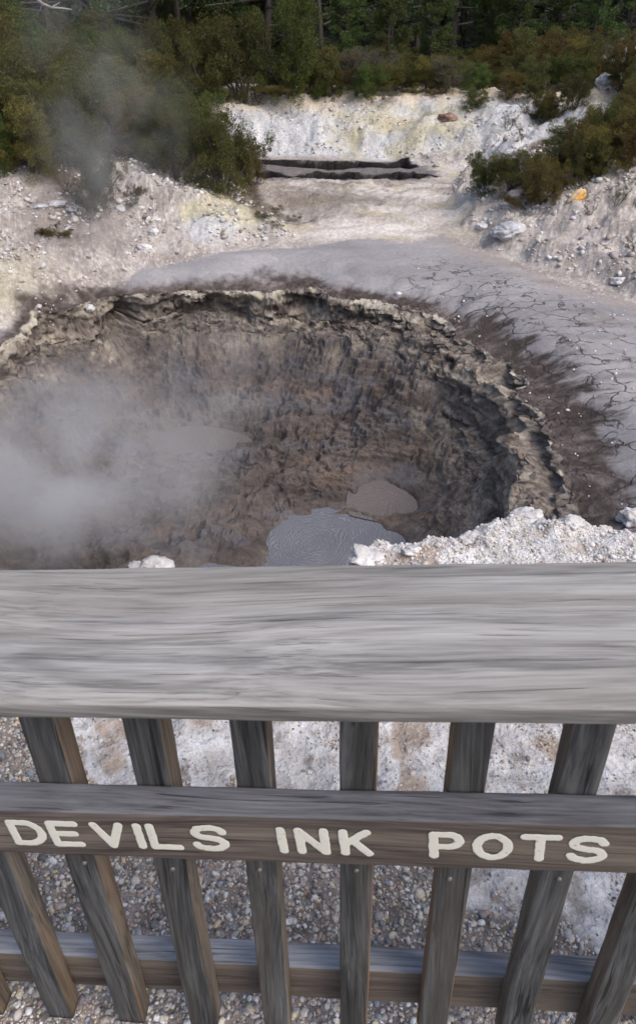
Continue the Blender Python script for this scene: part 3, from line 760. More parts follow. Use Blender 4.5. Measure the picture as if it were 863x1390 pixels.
def make_bush_mesh(seed, kind='dome'):
    R_ = np.random.RandomState(seed)
    segs = []; tips = []
    nst = 10 if kind == 'dome' else 7 if kind == 'sparse' else 9
    for i in range(nst):
        a = R_.uniform(0, 6.28); lean = R_.uniform(.15, .75) if kind == 'dome' else R_.uniform(.5, 1.1)
        p = np.array([R_.normal(0, .03), R_.normal(0, .03), -.05]); d = np.array([math.cos(a) * lean, math.sin(a) * lean, 1.0]); d /= np.linalg.norm(d)
        r = .018
        for k in range(5):
            q = p + d * R_.uniform(.13, .2); segs.append((p, q, r, r * .78)); r *= .78
            if k >= 1:
                for _ in range(3):
                    dd = d + R_.normal(0, .6, 3); dd[2] = abs(dd[2]) * .7; dd /= np.linalg.norm(dd)
                    e = q + dd * R_.uniform(.12, .26); segs.append((q, e, r * .55, r * .2)); tips.append(e)
            p = q; d = d + R_.normal(0, .18, 3); d[2] = max(d[2], .25); d /= np.linalg.norm(d)
        tips.append(p)
    tips = np.array(tips)
    tips[:, 2] = np.clip(tips[:, 2], .06, None)
    if kind == 'dome':      # fill towards the ground
        ex = []
        for _ in range(44):
            a = R_.uniform(0, 6.28); rr = R_.uniform(.22, .55); ex.append((math.cos(a) * rr, math.sin(a) * rr, R_.uniform(.03, .45)))
        tips = np.concatenate([tips, ex])
    elif kind == 'low':
        tips = tips * np.array([1.15, 1.15, .62])
        segs = [(np.array(a) * (1.15, 1.15, .62), np.array(b) * (1.15, 1.15, .62), c, d) for a, b, c, d in segs]
    rad = R_.uniform(.055, .13, len(tips))
    if kind == 'sparse':
        k = R_.uniform(size=len(tips)) < .5; tips, rad = tips[k], rad[k] * .7
    per = 190 if kind != 'sparse' else 80
    V, F, tone = leaves(tips, rad, per, .021, R_)
    zmax = V[:, 2].max(); 
    V /= zmax; segs = [(np.array(a) / zmax, np.array(b) / zmax, c, d) for a, b, c, d in segs]
    return V, F, tone, segs
def mesh_from(name, V, F, mat, tone=None, smooth=False):
    o = new_obj(name, V, F, mat, smooth=smooth)
    me = o.data
    if tone is not None: set_f(me, tone, 'tone')
    bpy.data.objects.remove(o); return me
BUSH = {}
def bush_variant(kind, seed, lm):
    key = (kind, seed, lm.name)
    if key not in BUSH:
        V, F, tone, segs = make_bush_mesh(seed, kind)
        tv, tf = tubes(segs, 4)
        BUSH[key] = (mesh_from('foliage', V, F, lm, tone), mesh_from('stems', tv, tf, M_twig))
    return BUSH[key]
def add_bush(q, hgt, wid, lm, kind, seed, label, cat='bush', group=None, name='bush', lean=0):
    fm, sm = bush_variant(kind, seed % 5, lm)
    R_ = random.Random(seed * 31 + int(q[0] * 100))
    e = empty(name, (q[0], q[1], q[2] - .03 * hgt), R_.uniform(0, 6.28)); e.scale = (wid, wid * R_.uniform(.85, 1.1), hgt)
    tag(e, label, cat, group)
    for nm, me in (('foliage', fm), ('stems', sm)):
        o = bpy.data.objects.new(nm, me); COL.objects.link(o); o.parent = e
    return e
def dist_of(q): return float((np.array(q) - CAM) @ _f)
def bush_px(px, pyb, hpx, wpx, lm, kind, seed, label, group=None, name='bush', cat='bush', q=None):
    if q is None: q = hit(px, pyb)
    s_ = dist_of(q) / F_PX
    return add_bush(q, hpx * s_ / .9, wpx * s_ / 1.15, lm, kind, seed, label, cat, group, name)

# single bushes one can point to
bush_px(655, 262, 52, 62, L_green, 'dome', 1, 'bright green bush at the lower left end of the right bush row')
bush_px(694, 258, 44, 60, L_olive, 'dome', 2, 'olive bush touching the bright green one in the right bush row')
bush_px(735, 278, 60, 62, L_ochre, 'dome', 3, 'brownish olive bush reaching lowest in the middle of the right row')
bush_px(716, 286, 26, 34, L_ochre, 'low', 4, 'small rusty bush hanging below the right bush row')
bush_px(778, 252, 66, 66, L_olive, 'dome', 5, 'broad olive bush above the orange stained boulder')
bush_px(822, 234, 60, 70, L_ochre, 'dome', 6, 'ochre bush on the right row beside the picture edge')
bush_px(862, 212, 64, 70, L_ochre, 'dome', 7, 'rusty bush cut by the right picture edge')
bush_px(770, 210, 46, 60, L_olive, 'dome', 8, 'olive bush behind the broad one in the right row')
bush_px(812, 192, 46, 60, L_ochre, 'dome', 9, 'ochre bush in the back of the right row, upper side')
bush_px(850, 160, 50, 60, L_ochre, 'dome', 10, 'brown bush on the crest by the right picture edge')
bush_px(836, 280, 36, 32, L_green, 'sparse', 11, 'thin green shrub standing alone on the right slope', name='shrub', cat='shrub')
bush_px(858, 284, 26, 22, L_grey, 'sparse', 12, 'thin greyish shrub beside the lone green one at the right edge', name='shrub', cat='shrub')
bush_px(799, 293, 24, 20, L_grey, 'sparse', 13, 'wispy grey shrub below the orange stained boulder', name='shrub', cat='shrub')
bush_px(860, 345, 26, 30, L_grey, 'sparse', 14, 'dark dry tuft low on the right scree', name='shrub', cat='shrub')
bush_px(638, 150, 30, 44, L_olive, 'dome', 15, 'rounded bush alone on top of the far pale mound')
bush_px(688, 178, 30, 30, L_grey, 'sparse', 16, 'thin grey bush on the pale slope right of the far mound')
bush_px(735, 168, 34, 50, L_olive, 'dome', 17, 'dark bush in the middle of the upper right pale slope')
bush_px(778, 150, 48, 44, L_olive, 'dome', 18, 'olive bush left of the white chute')
bush_px(708, 194, 22, 20, L_grey, 'sparse', 19, 'small twiggy shrub between the pale slope bushes', name='shrub', cat='shrub')
bush_px(130, 290, 104, 74, L_olive, 'dome', 20, 'greyish bush wrapped in steam standing forward on the left slope')
bush_px(92, 262, 34, 30, L_ochre, 'sparse', 21, 'small ochre shrub left of the steaming bush', name='shrub', cat='shrub')
bush_px(183, 268, 16, 14, L_ochre, 'low', 22, 'upper of two dry brown tufts on the left slope', name='tuft', cat='tuft')
bush_px(181, 282, 11, 12, L_grey, 'low', 23, 'lower of two dry brown tufts on the left slope', name='tuft', cat='tuft')
bush_px(80, 320, 15, 22, L_ochre, 'low', 24, 'dry brown tuft low on the left slope under the slabs', name='tuft', cat='tuft')
bush_px(300, 262, 118, 110, L_olive, 'dome', 25, 'large rounded olive bush at the right end of the left thicket')
bush_px(335, 250, 54, 56, L_ochre, 'dome', 26, 'brownish bush low at the tip of the left thicket')
bush_px(245, 245, 100, 90, L_olive, 'dome', 27, 'olive bush left of the large rounded one, behind the steam')
bush_px(205, 225, 80, 80, L_olive, 'dome', 28, 'bush on the crest right of the steaming bush')
bush_px(45, 236, 96, 110, L_ochre, 'dome', 29, 'broad yellowish bush at the left edge above the slope')
bush_px(-12, 232, 90, 80, L_green, 'dome', 30, 'green bush half cut by the left picture edge')
bush_px(110, 215, 100, 100, L_olive, 'dome', 31, 'tall bush behind the steaming one on the left')
bush_px(375, 300, 14, 30, L_grey, 'low', 32, 'grey mat of twigs at the foot of the left thicket', name='shrub', cat='shrub')
bush_px(650 / 1.0 - 60, 128, 10, 22, L_ochre, 'low', 33, 'brown tuft on the bare top of the far mound', name='tuft', cat='tuft')
bush_px(538, 131, 10, 26, L_grey, 'low', 34, 'grey tuft on the crest of the far mound', name='tuft', cat='tuft')
bush_px(380, 128, 18, 30, L_ochre, 'low', 35, 'rusty tuft at the left end of the far mound', name='tuft', cat='tuft')
bush_px(330, 138, 108, 112, L_olive, 'dome', 36, 'big dark round bush at the back, left of the far mound')
bush_px(392, 132, 112, 90, L_green, 'dome', 37, 'big green round bush at the back, next to the dark one')
bush_px(275, 145, 88, 96, L_olive, 'dome', 38, 'tall bush between the thicket and the big round pair')
bush_px(495, 134, 44, 50, L_green, 'dome', 39, 'yellow green bush spilling over the far mound crest')
bush_px(276, 232, 92, 84, L_green, 'dome', 43, 'green bush between the large rounded one and the crest bushes')
bush_px(318, 232, 52, 56, L_olive, 'dome', 44, 'low olive bush behind the brownish tip of the left thicket')
bush_px(240, 205, 96, 84, L_olive, 'dome', 45, 'olive bush rising behind the green one at the right of the left thicket')
for i_, (a_, b_, lm_) in enumerate([(250, 92, L_olive), (295, 84, L_ochre), (340, 74, L_olive), (180, 66, L_olive), (225, 52, L_ochre), (275, 48, L_olive), (150, 110, L_green)]):
    bush_px(a_, b_, 66, 92, lm_, 'dome', 160 + i_, ['olive', 'ochre', 'dull olive', 'dark olive', 'brownish', 'deep olive', 'green'][i_] + ' bush far back at the top left, ' + ['fourth', 'fifth', 'sixth', 'second', 'third', 'last', 'first'][i_] + ' of seven counted from the left')
bush_px(232, 130, 92, 96, L_olive, 'dome', 41, 'tall grey green bush far back behind the steam wisp')
bush_px(205, 90, 76, 92, L_olive, 'dome', 42, 'highest bush at the back, just right of the steam wisp')
bush_px(448, 132, 60, 60, L_olive, 'dome', 40, 'dark olive bush right of the big green one')

for i_, (px__, pyb_, h__, w__, lm_, lab_) in enumerate([
    (800, 240, 50, 56, L_olive, 'olive bush right above the orange boulder, behind the broad one'), (842, 226, 56, 60, L_ochre, 'rust tinged bush between the two ochre ones at the right edge'),
    (750, 238, 44, 56, L_olive, 'low olive bush filling the middle of the right row'), (790, 216, 46, 60, L_ochre, 'bronze bush on the upper side of the right row, middle'),
    (832, 196, 50, 60, L_olive, 'olive bush upper side of the right row near the edge'), (866, 180, 54, 60, L_olive, 'olive bush at the right edge above the rusty one'),
    (838, 172, 40, 50, L_ochre, 'brownish bush beside the foot of the white chute'), (716, 250, 40, 48, L_olive, 'small olive bush wedged between the first two of the right row'),
    (870, 135, 54, 56, L_olive, 'olive bush at the right edge beside the top of the white chute'), (752, 160, 34, 44, L_ochre, 'ochre bush left of the white chute, low'),
    (728, 140, 34, 44, L_olive, 'olive bush at the head of the upper pale slope'), (690, 136, 34, 46, L_ochre, 'ochre bush right of the far mound crest')]):
    bush_px(px__, pyb_, h__, w__, lm_, 'dome', 140 + i_, lab_)

# thickets: bushes that nothing tells apart
rr_ = random.Random(4)
ORD = 'first second third fourth fifth sixth seventh eighth ninth tenth eleventh twelfth thirteenth fourteenth fifteenth'.split()
cnt = 0
LM = [L_olive, L_olive, L_ochre, L_green]
for gy, (ya, yb, x0, x1, step, hm, grp, lab) in enumerate([   # rows of bases, from the front up
        (196, 214, -60, 225, 34, 1.5, 'bushes of the left thicket', 'dense olive bush among many on the steep left hillside'),
        (160, 182, -60, 205, 33, 1.6, 'bushes of the left thicket', 'dense olive bush among many on the steep left hillside'),
        (122, 146, -60, 195, 33, 1.7, 'bushes of the left thicket', 'dense olive bush among many on the steep left hillside'),
        (80, 104, -60, 200, 34, 1.9, 'bushes of the left thicket', 'dense olive bush among many on the steep left hillside'),
        (122, 128, 400, 640, 30, 1.0, 'bushes behind the far mound', 'brownish heath bush in the band behind the far pale mound'),
        (112, 118, 400, 700, 32, 1.2, 'bushes behind the far mound', 'brownish heath bush in the band behind the far pale mound'),
        (100, 106, 430, 800, 36, 1.35, 'bushes behind the far mound', 'brownish heath bush in the band behind the far pale mound'),
        (120, 126, 650, 880, 30, .95, 'bushes on the right ridge', 'olive and rusty bush on the ridge at upper right'),
        (106, 110, 700, 900, 34, 1.05, 'bushes on the right ridge', 'olive and rusty bush on the ridge at upper right')]):
    px_ = x0; rowi = 0
    rown = ['front row', 'second row', 'third row', 'topmost row', 'front row', 'middle row', 'back row', 'front row', 'back row'][gy]
    while px_ < x1:
        p = px_ + rr_.uniform(-8, 8); yb_ = rr_.uniform(ya, yb)
        if gy < 4: yb_ -= 0.0
        q = hit(p, yb_)
        hh = hm * rr_.uniform(.75, 1.25)
        lm = LM[rr_.randrange(4)] if gy not in (4, 5, 6) else [L_ochre, L_olive, L_ochre, L_grey][rr_.randrange(4)]
        if q[1] < 50:
            ordw = ORD[rowi]; cw_ = {'olive_leaf': 'olive', 'ochre_leaf': 'ochre brown', 'green_leaf': 'green', 'grey_leaf': 'greyish'}[lm.name]
            where = {0: 'on the steep left hillside', 1: 'behind the far pale mound', 2: 'on the upper right ridge'}[0 if gy < 4 else 1 if gy < 7 else 2]
            add_bush(q, hh, hh * rr_.uniform(.9, 1.25), lm, 'dome', 50 + cnt, '%s bush %s, %s from the left in the %s' % (cw_, where, ordw, rown), 'bush', grp)
            cnt += 1; rowi += 1
        px_ += step * rr_.uniform(.8, 1.2)

# ------------------------------------------------------------------ pines
def make_pine(seed, young=False):
    R_ = np.random.RandomState(seed)
    H = 1.0
    segs = []; p = np.array([0, 0, -.03]); r = .0105
    bend = R_.normal(0, .006, 2)
    for k in range(10):
        q = p + np.array([bend[0] * R_.uniform(-1, 1.5), bend[1] * R_.uniform(-1, 1.5), .103]); segs.append((p, q, r, r * .88)); r *= .88; p = q
    crown_lo = [.03, .07, .14, .02, .22][seed % 5]
    tips = []; rad = []; bs = []
    for k in range(52):
        t = crown_lo + (1 - crown_lo) * (k / 52) ** .9
        a = R_.uniform(0, 6.28); L = (.16 * (1 - t) ** .6 + .03) * R_.uniform(.6, 1.2)
        e0 = np.array([0, 0, t]); e1 = e0 + np.array([math.cos(a) * L, math.sin(a) * L, R_.uniform(-.02, .05)])
        bs.append((e0, e1, .004, .0015))
        for f in (.45, .7, .9, 1.0):
            c_ = e0 + (e1 - e0) * f + R_.normal(0, .010, 3); tips.append(c_); rad.append(R_.uniform(.012, .026))
    for k in range(12):                                        # dead stubs below the crown
        t = R_.uniform(.03, crown_lo + .05); a = R_.uniform(0, 6.28); L = R_.uniform(.03, .09)
        bs.append((np.array([0, 0, t]), np.array([math.cos(a) * L, math.sin(a) * L, t - .01]), .002, .0008))
    if young:
        tips = []; rad = []; bs = []
        for k in range(70):
            t = .06 + .90 * (k / 70); a = R_.uniform(0, 6.28); L = (.30 * (1 - t) ** .7 + .04) * R_.uniform(.6, 1.15)
            e0 = np.array([0, 0, t]); e1 = e0 + np.array([math.cos(a) * L, math.sin(a) * L, R_.uniform(.0, .09)]); bs.append((e0, e1, .005, .002))
            for f in (.5, .75, .95): tips.append(e0 + (e1 - e0) * f + R_.normal(0, .015, 3)); rad.append(R_.uniform(.022, .048))
        V, F, tone = leaves(np.array(tips), np.array(rad), 95, .021, R_, up=.6, elong=3.4)
        tv, tf = tubes(segs + bs, 6)
        return mesh_from('crown', V, F, L_young, tone), mesh_from('trunk', tv, tf, M_bark)
    V, F, tone = leaves(np.array(tips), np.array(rad), 60, .0105, R_, up=.5, elong=3.2)
    tv, tf = tubes(segs + bs, 6)
    return mesh_from('crown', V, F, L_pine, tone), mesh_from('trunk', tv, tf, M_bark, smooth=False)
PINES = [make_pine(s_) for s_ in range(5)] + [make_pine(s_, True) for s_ in range(10, 13)]
def add_pine(x, y, H, k, label, group):
    e = empty('pine_tree', (x, y, gz(x, y)), rr_.uniform(0, 6.28), H)
    tag(e, label, 'pine tree', group)
    for nm, me in zip(('crown', 'trunk'), PINES[k]):
        o = bpy.data.objects.new(nm, me); COL.objects.link(o); o.parent = e
# front row of saplings and young pines whose boughs show, then tall trunks behind
for i, (px_, d_, H, lab) in enumerate([
        (470, 36, 5.0, 'young light green pine right of the big round bush'), (530, 34, 4.6, 'young pine with bright boughs behind the middle of the bush band'),
        (585, 36, 5.2, 'young pine with layered boughs at the dark gap'), (662, 37, 4.8, 'slim dark sapling pine right of the dark gap'),
        (700, 36, 5.6, 'young pine with pale green bough tips over the ridge bushes'), (757, 38, 4.8, 'conical dark young pine at upper right'),
        (806, 34, 4.4, 'bushy bright green young pine at upper right'), (850, 36, 5.2, 'bushy young pine at the upper right corner'), (625, 42, 6.5, 'taller pine in the gap with bare lower trunk')]):
    d = ray(px_, 60); k_ = d_ / math.hypot(d[0], d[1])
    add_pine(d[0] * k_, d[1] * k_, H * (.8 if i < 8 else 1.3), 5 + i % 3 if i < 8 else 3, lab, None)
for row, (d0, H0, step) in enumerate([(41, 14, 1.6), (46, 17, 1.7), (52, 19, 2.0)]):
    a = -.50
    while a < .52:
        aa = a + rr_.uniform(-.01, .01); d_ = d0 + rr_.uniform(-2, 2)
        add_pine(math.sin(aa) * d_, math.cos(aa) * d_, H0 * rr_.uniform(.85, 1.2), rr_.randrange(5), 'tall dark forest pine behind the bushes, one of the close stand', 'tall pines of the forest')
        a += step / d0 * rr_.uniform(.8, 1.2)

# fallen pale branch and two white posts
q = hit(75, 60)
V = []; 
segs = []
b0 = np.array(P(20, 20, 0)) * 0
def bpt(px_, py_, d_):
    d = ray(px_, py_); return CAM + d * (d_ / np.linalg.norm(d))
pts = [bpt(48, -4, 16.5), bpt(58, 5, 16.5), bpt(70, 10, 16.6), bpt(84, 11, 16.7), bpt(98, 13, 16.8)]
for i in range(4): segs.append((pts[i], pts[i + 1], .030 - .005 * i, .026 - .005 * i))
segs.append((pts[1], bpt(52, 20, 16.6), .012, .004)); segs.append((pts[2], bpt(82, 3, 16.6), .012, .004))
loc = pts[0]; tv, tf = tubes([(a - loc, b - loc, c, d) for a, b, c, d in segs], 6)
o = new_obj('dead_branch', tv, tf, M_pale, smooth=True); o.location = loc
tag(o, 'bare pale branch arching over the left thicket at the top', 'branch')

k = N('white_post_paint'); n1 = k.noise(k.n('ShaderNodeTexCoord').outputs['Object'], 8, 4)
k.l(k.mixc((.55, .55, .55), (.72, .72, .72), n1), k.b.inputs['Base Color']); k.b.inputs['Roughness'].default_value = .7
M_post = k.m
for px_, hp, lab in ((840.5, 9, 'left one of two short white posts on the ridge at upper right'), (853, 9, 'right one of two short white posts on the ridge at upper right')):
    q = hit(px_, 114); s_ = dist_of(q) / F_PX; H = (hp + 35) * s_; w_ = 1.5 * s_
    V = [(-w_, -w_, -.1), (w_, -w_, -.1), (w_, w_, -.1), (-w_, w_, -.1), (-w_, -w_, H * .86), (w_, -w_, H * .86), (w_, w_, H * .86), (-w_, w_, H * .86),
         (-w_ * .6, -w_ * .6, H), (w_ * .6, -w_ * .6, H), (w_ * .6, w_ * .6, H), (-w_ * .6, w_ * .6, H)]
    F = [(0, 1, 5, 4), (1, 2, 6, 5), (2, 3, 7, 6), (3, 0, 4, 7), (4, 5, 9, 8), (5, 6, 10, 9), (6, 7, 11, 10), (7, 4, 8, 11), (8, 9, 10, 11), (3, 2, 1, 0)]
    o = new_obj('marker_post', V, F, M_post); o.location = q; tag(o, lab, 'post')

# ------------------------------------------------------------------ steam
def steam(name_mat, label, loc, rad, dens, nscale, seed, aniso=.2, col=(.975, .98, .99), thr=(.42, .75)):
    V, F = rock_mesh(seed, 9, .12, (1, 1, 1), 0)
    V = V * np.array(rad) * 1.1
    m = bpy.data.materials.new(name_mat); m.use_nodes = True; t = m.node_tree; t.nodes.clear()
    out = t.nodes.new('ShaderNodeOutputMaterial'); pv = t.nodes.new('ShaderNodeVolumePrincipled')
    pv.inputs['Color'].default_value = (*col, 1); pv.inputs['Anisotropy'].default_value = aniso
    tc = t.nodes.new('ShaderNodeTexCoord')
    nz = t.nodes.new('ShaderNodeTexNoise'); nz.inputs['Scale'].default_value = nscale; nz.inputs['Detail'].default_value = 4; nz.inputs['Roughness'].default_value = .55; nz.inputs['Distortion'].default_value = .6
    t.links.new(tc.outputs['Object'], nz.inputs['Vector'])
    rp = t.nodes.new('ShaderNodeMapRange'); rp.inputs[1].default_value = thr[0]; rp.inputs[2].default_value = thr[1]; t.links.new(nz.outputs['Fac'], rp.inputs[0])
    mp = t.nodes.new('ShaderNodeMapping'); mp.inputs['Scale'].default_value = tuple(1 / r for r in rad); t.links.new(tc.outputs['Object'], mp.inputs[0])
    ln = t.nodes.new('ShaderNodeVectorMath'); ln.operation = 'LENGTH'; t.links.new(mp.outputs[0], ln.inputs[0])
    fo = t.nodes.new('ShaderNodeMapRange'); fo.interpolation_type = 'SMOOTHSTEP'; fo.inputs[1].default_value = 1.0; fo.inputs[2].default_value = .15; fo.inputs[3].default_value = 0; fo.inputs[4].default_value = 1
    t.links.new(ln.outputs['Value'], fo.inputs[0])
    mu = t.nodes.new('ShaderNodeMath'); mu.operation = 'MULTIPLY'; t.links.new(rp.outputs[0], mu.inputs[0]); t.links.new(fo.outputs[0], mu.inputs[1])
    m2 = t.nodes.new('ShaderNodeMath'); m2.operation = 'MULTIPLY'; m2.inputs[1].default_value = dens; t.links.new(mu.outputs[0], m2.inputs[0])
    t.links.new(m2.outputs[0], pv.inputs['Density']); t.links.new(pv.outputs[0], out.inputs['Volume'])
    o = new_obj('steam', V, F, m); o.location = loc
    tag(o, label, 'steam', kind='stuff'); return o
q = bpt(85, 640, 8.4); steam('steam_pool', 'thick pale steam rising off the mud on the left of the crater', q, (2.2, 1.7, 1.25), 1.35, 1.1, 3, thr=(.38, .66))
q = bpt(300, 520, 9.8); steam('steam_thin', 'thin steam drifting over the middle of the crater', q, (1.5, 1.3, 1.0), .40, 1.1, 5, thr=(.40, .70))
q = bpt(480, 735, 8.0); steam('steam_low', 'faint steam over the grey mud pool', q, (1.5, 1.0, .5), .3, 1.3, 6)
q = bpt(140, 170, 14.0); steam('steam_wisp', 'bluish wisp of steam in front of the left thicket', q, (1.7, 1.2, 3.2), .34, 1.2, 8, col=(.93, .96, 1.0), thr=(.42, .70))

# ------------------------------------------------------------------ fence
KF = 0.60
FC = np.array([0.0590, -1.0, 0.0])                               # camera in fence units
FWO = FW / np.linalg.norm(FW, axis=0)
Ax, Ay, Az = FWO[:, 0], FWO[:, 1], FWO[:, 2]
HX = np.array([Ay[1], -Ay[0], 0.0]); HX /= np.linalg.norm(HX)       # level direction along the fence, for the plumb pickets
HY = np.array([-HX[1], HX[0], 0.0])
ORG = CAM - KF * (Ax * FC[0] + Ay * FC[1] + Az * FC[2])         # fence origin
def tofence(px, py, Y):
    """X, Z (fence units) where a line of sight meets the plane Y"""
    d = ray(px, py); v = np.linalg.solve(FWO, d)
    t = (Y - FC[1]) / v[1]; return FC[0] + v[0] * t, v[2] * t

def wood_material(name, dark, mid, light, scale=1.0, axis=0, rough=.8, stain=None, stain_amt=0, crack=.6, warp=.11):
    k = N(name); tc = k.n('ShaderNodeTexCoord').outputs['Object']
    ob = k.n('ShaderNodeObjectInfo').outputs['Random']
    off = k.n('ShaderNodeCombineXYZ'); 
    for i in range(3): k.l(k.math('MULTIPLY', ob, 7.3 + i * 5), off.inputs[i])
    ad = k.n('ShaderNodeVectorMath', operation='ADD'); k.l(tc, ad.inputs[0]); k.l(off.outputs[0], ad.inputs[1]); tc2 = ad.outputs[0]
    # slow warp so the grain wanders
    wn = k.n('ShaderNodeTexNoise', Scale=2.0, Detail=2.0); 
    sc = [1.0, 1.0, 1.0]; sc[axis] = .45
    m0 = k.n('ShaderNodeMapping', Scale=tuple(sc)); k.l(tc2, m0.inputs[0]); k.l(m0.outputs[0], wn.inputs['Vector'])
    sv = k.n('ShaderNodeVectorMath', operation='SCALE'); k.l(wn.outputs['Color'], sv.inputs[0]); sv.inputs['Scale'].default_value = warp
    av = k.n('ShaderNodeVectorMath', operation='ADD'); k.l(tc2, av.inputs[0]); k.l(sv.outputs[0], av.inputs[1])
    s1 = [26 * scale] * 3; s1[axis] = .9 * scale
    m1 = k.n('ShaderNodeMapping', Scale=tuple(s1)); k.l(av.outputs[0], m1.inputs[0])
    g1 = k.noise(m1.outputs[0], 1.6, 6, .62)
    s2 = [150 * scale] * 3; s2[axis] = 5 * scale
    m2 = k.n('ShaderNodeMapping', Scale=tuple(s2)); k.l(av.outputs[0], m2.inputs[0])
    g2 = k.noise(m2.outputs[0], 1.5, 4, .6)
    sb = [7 * scale] * 3; sb[axis] = .8 * scale; mb = k.n('ShaderNodeMapping', Scale=tuple(sb)); k.l(av.outputs[0], mb.inputs[0]); big = k.noise(mb.outputs[0], 1.6, 3)
    f = k.math('ADD', k.math('MULTIPLY', g1, .5), k.math('MULTIPLY', g2, .5))
    c = k.ramp(f, [(.38, dark), (.50, mid), (.63, light)])
    sr = [5.5] * 3; sr[axis] = .55; mr = k.n('ShaderNodeMapping', Scale=tuple(sr)); k.l(av.outputs[0], mr.inputs[0])
    rg = k.math('SINE', k.math('MULTIPLY', k.noise(mr.outputs[0], 1.0, 2, .4), 95.0))
    rgr = k.ramp(k.math('ADD', k.math('MULTIPLY', rg, .5), .5), [(.05, .80), (.35, 1.0), (1.0, 1.06)])
    c = k.mixc(c, rgr, .85, 'MULTIPLY')
    c = k.mixc(c, k.ramp(big, [(.34, .78), (.66, 1.16)]), .8, 'MULTIPLY')
    s3 = [48 * scale] * 3; s3[axis] = .55 * scale
    m3 = k.n('ShaderNodeMapping', Scale=tuple(s3)); k.l(av.outputs[0], m3.inputs[0])
    ck = k.ramp(k.noise(m3.outputs[0], 3.0, 3, .5), [(.33, 1.0), (.37, 0.0)])
    c = k.mixc(c, tuple(v_ * .35 for v_ in dark), k.math('MULTIPLY', ck, crack))
    if stain: c = k.mixc(c, stain, k.math('MULTIPLY', k.ramp(k.noise(m1.outputs[0], .55, 3, .5), [(.45, 0.0), (.65, 1.0)]), stain_amt))
    k.l(c, k.b.inputs['Base Color']); k.b.inputs['Roughness'].default_value = rough
    nb = k.bump(f, .5, .003); nb = k.bump(k.math('MULTIPLY', ck, -1), .6, .003, nb); k.l(nb, k.b.inputs['Normal'])
    return k.m
W_top = wood_material('top_rail_wood', (.16, .154, .147), (.30, .292, .280), (.40, .392, .380), scale=1.25, axis=0, stain=(.27, .245, .215), stain_amt=.5, warp=.13, crack=.3)
W_edge = wood_material('rail_edge_wood', (.15, .14, .13), (.25, .235, .225), (.33, .31, .30), axis=0)
W_midtop = wood_material('mid_rail_top_wood', (.07, .07, .078), (.145, .145, .16), (.22, .22, .24), axis=0)
W_face = wood_material('sign_face_wood', (.055, .045, .040), (.115, .092, .080), (.20, .165, .14), axis=0, stain=(.22, .18, .14), stain_amt=.5)
W_pick = wood_material('picket_wood', (.028, .029, .030), (.068, .069, .070), (.14, .14, .14), axis=2, stain=(.12, .10, .075), stain_amt=.3, crack=.8)
W_side = wood_material('picket_side_wood', (.06, .052, .045), (.13, .11, .09), (.20, .175, .15), axis=2, stain=(.22, .125, .06), stain_amt=.7)
W_bot = wood_material('bottom_rail_wood', (.13, .135, .15), (.23, .24, .26), (.33, .34, .37), axis=0)
Wm = [W_top, W_edge]

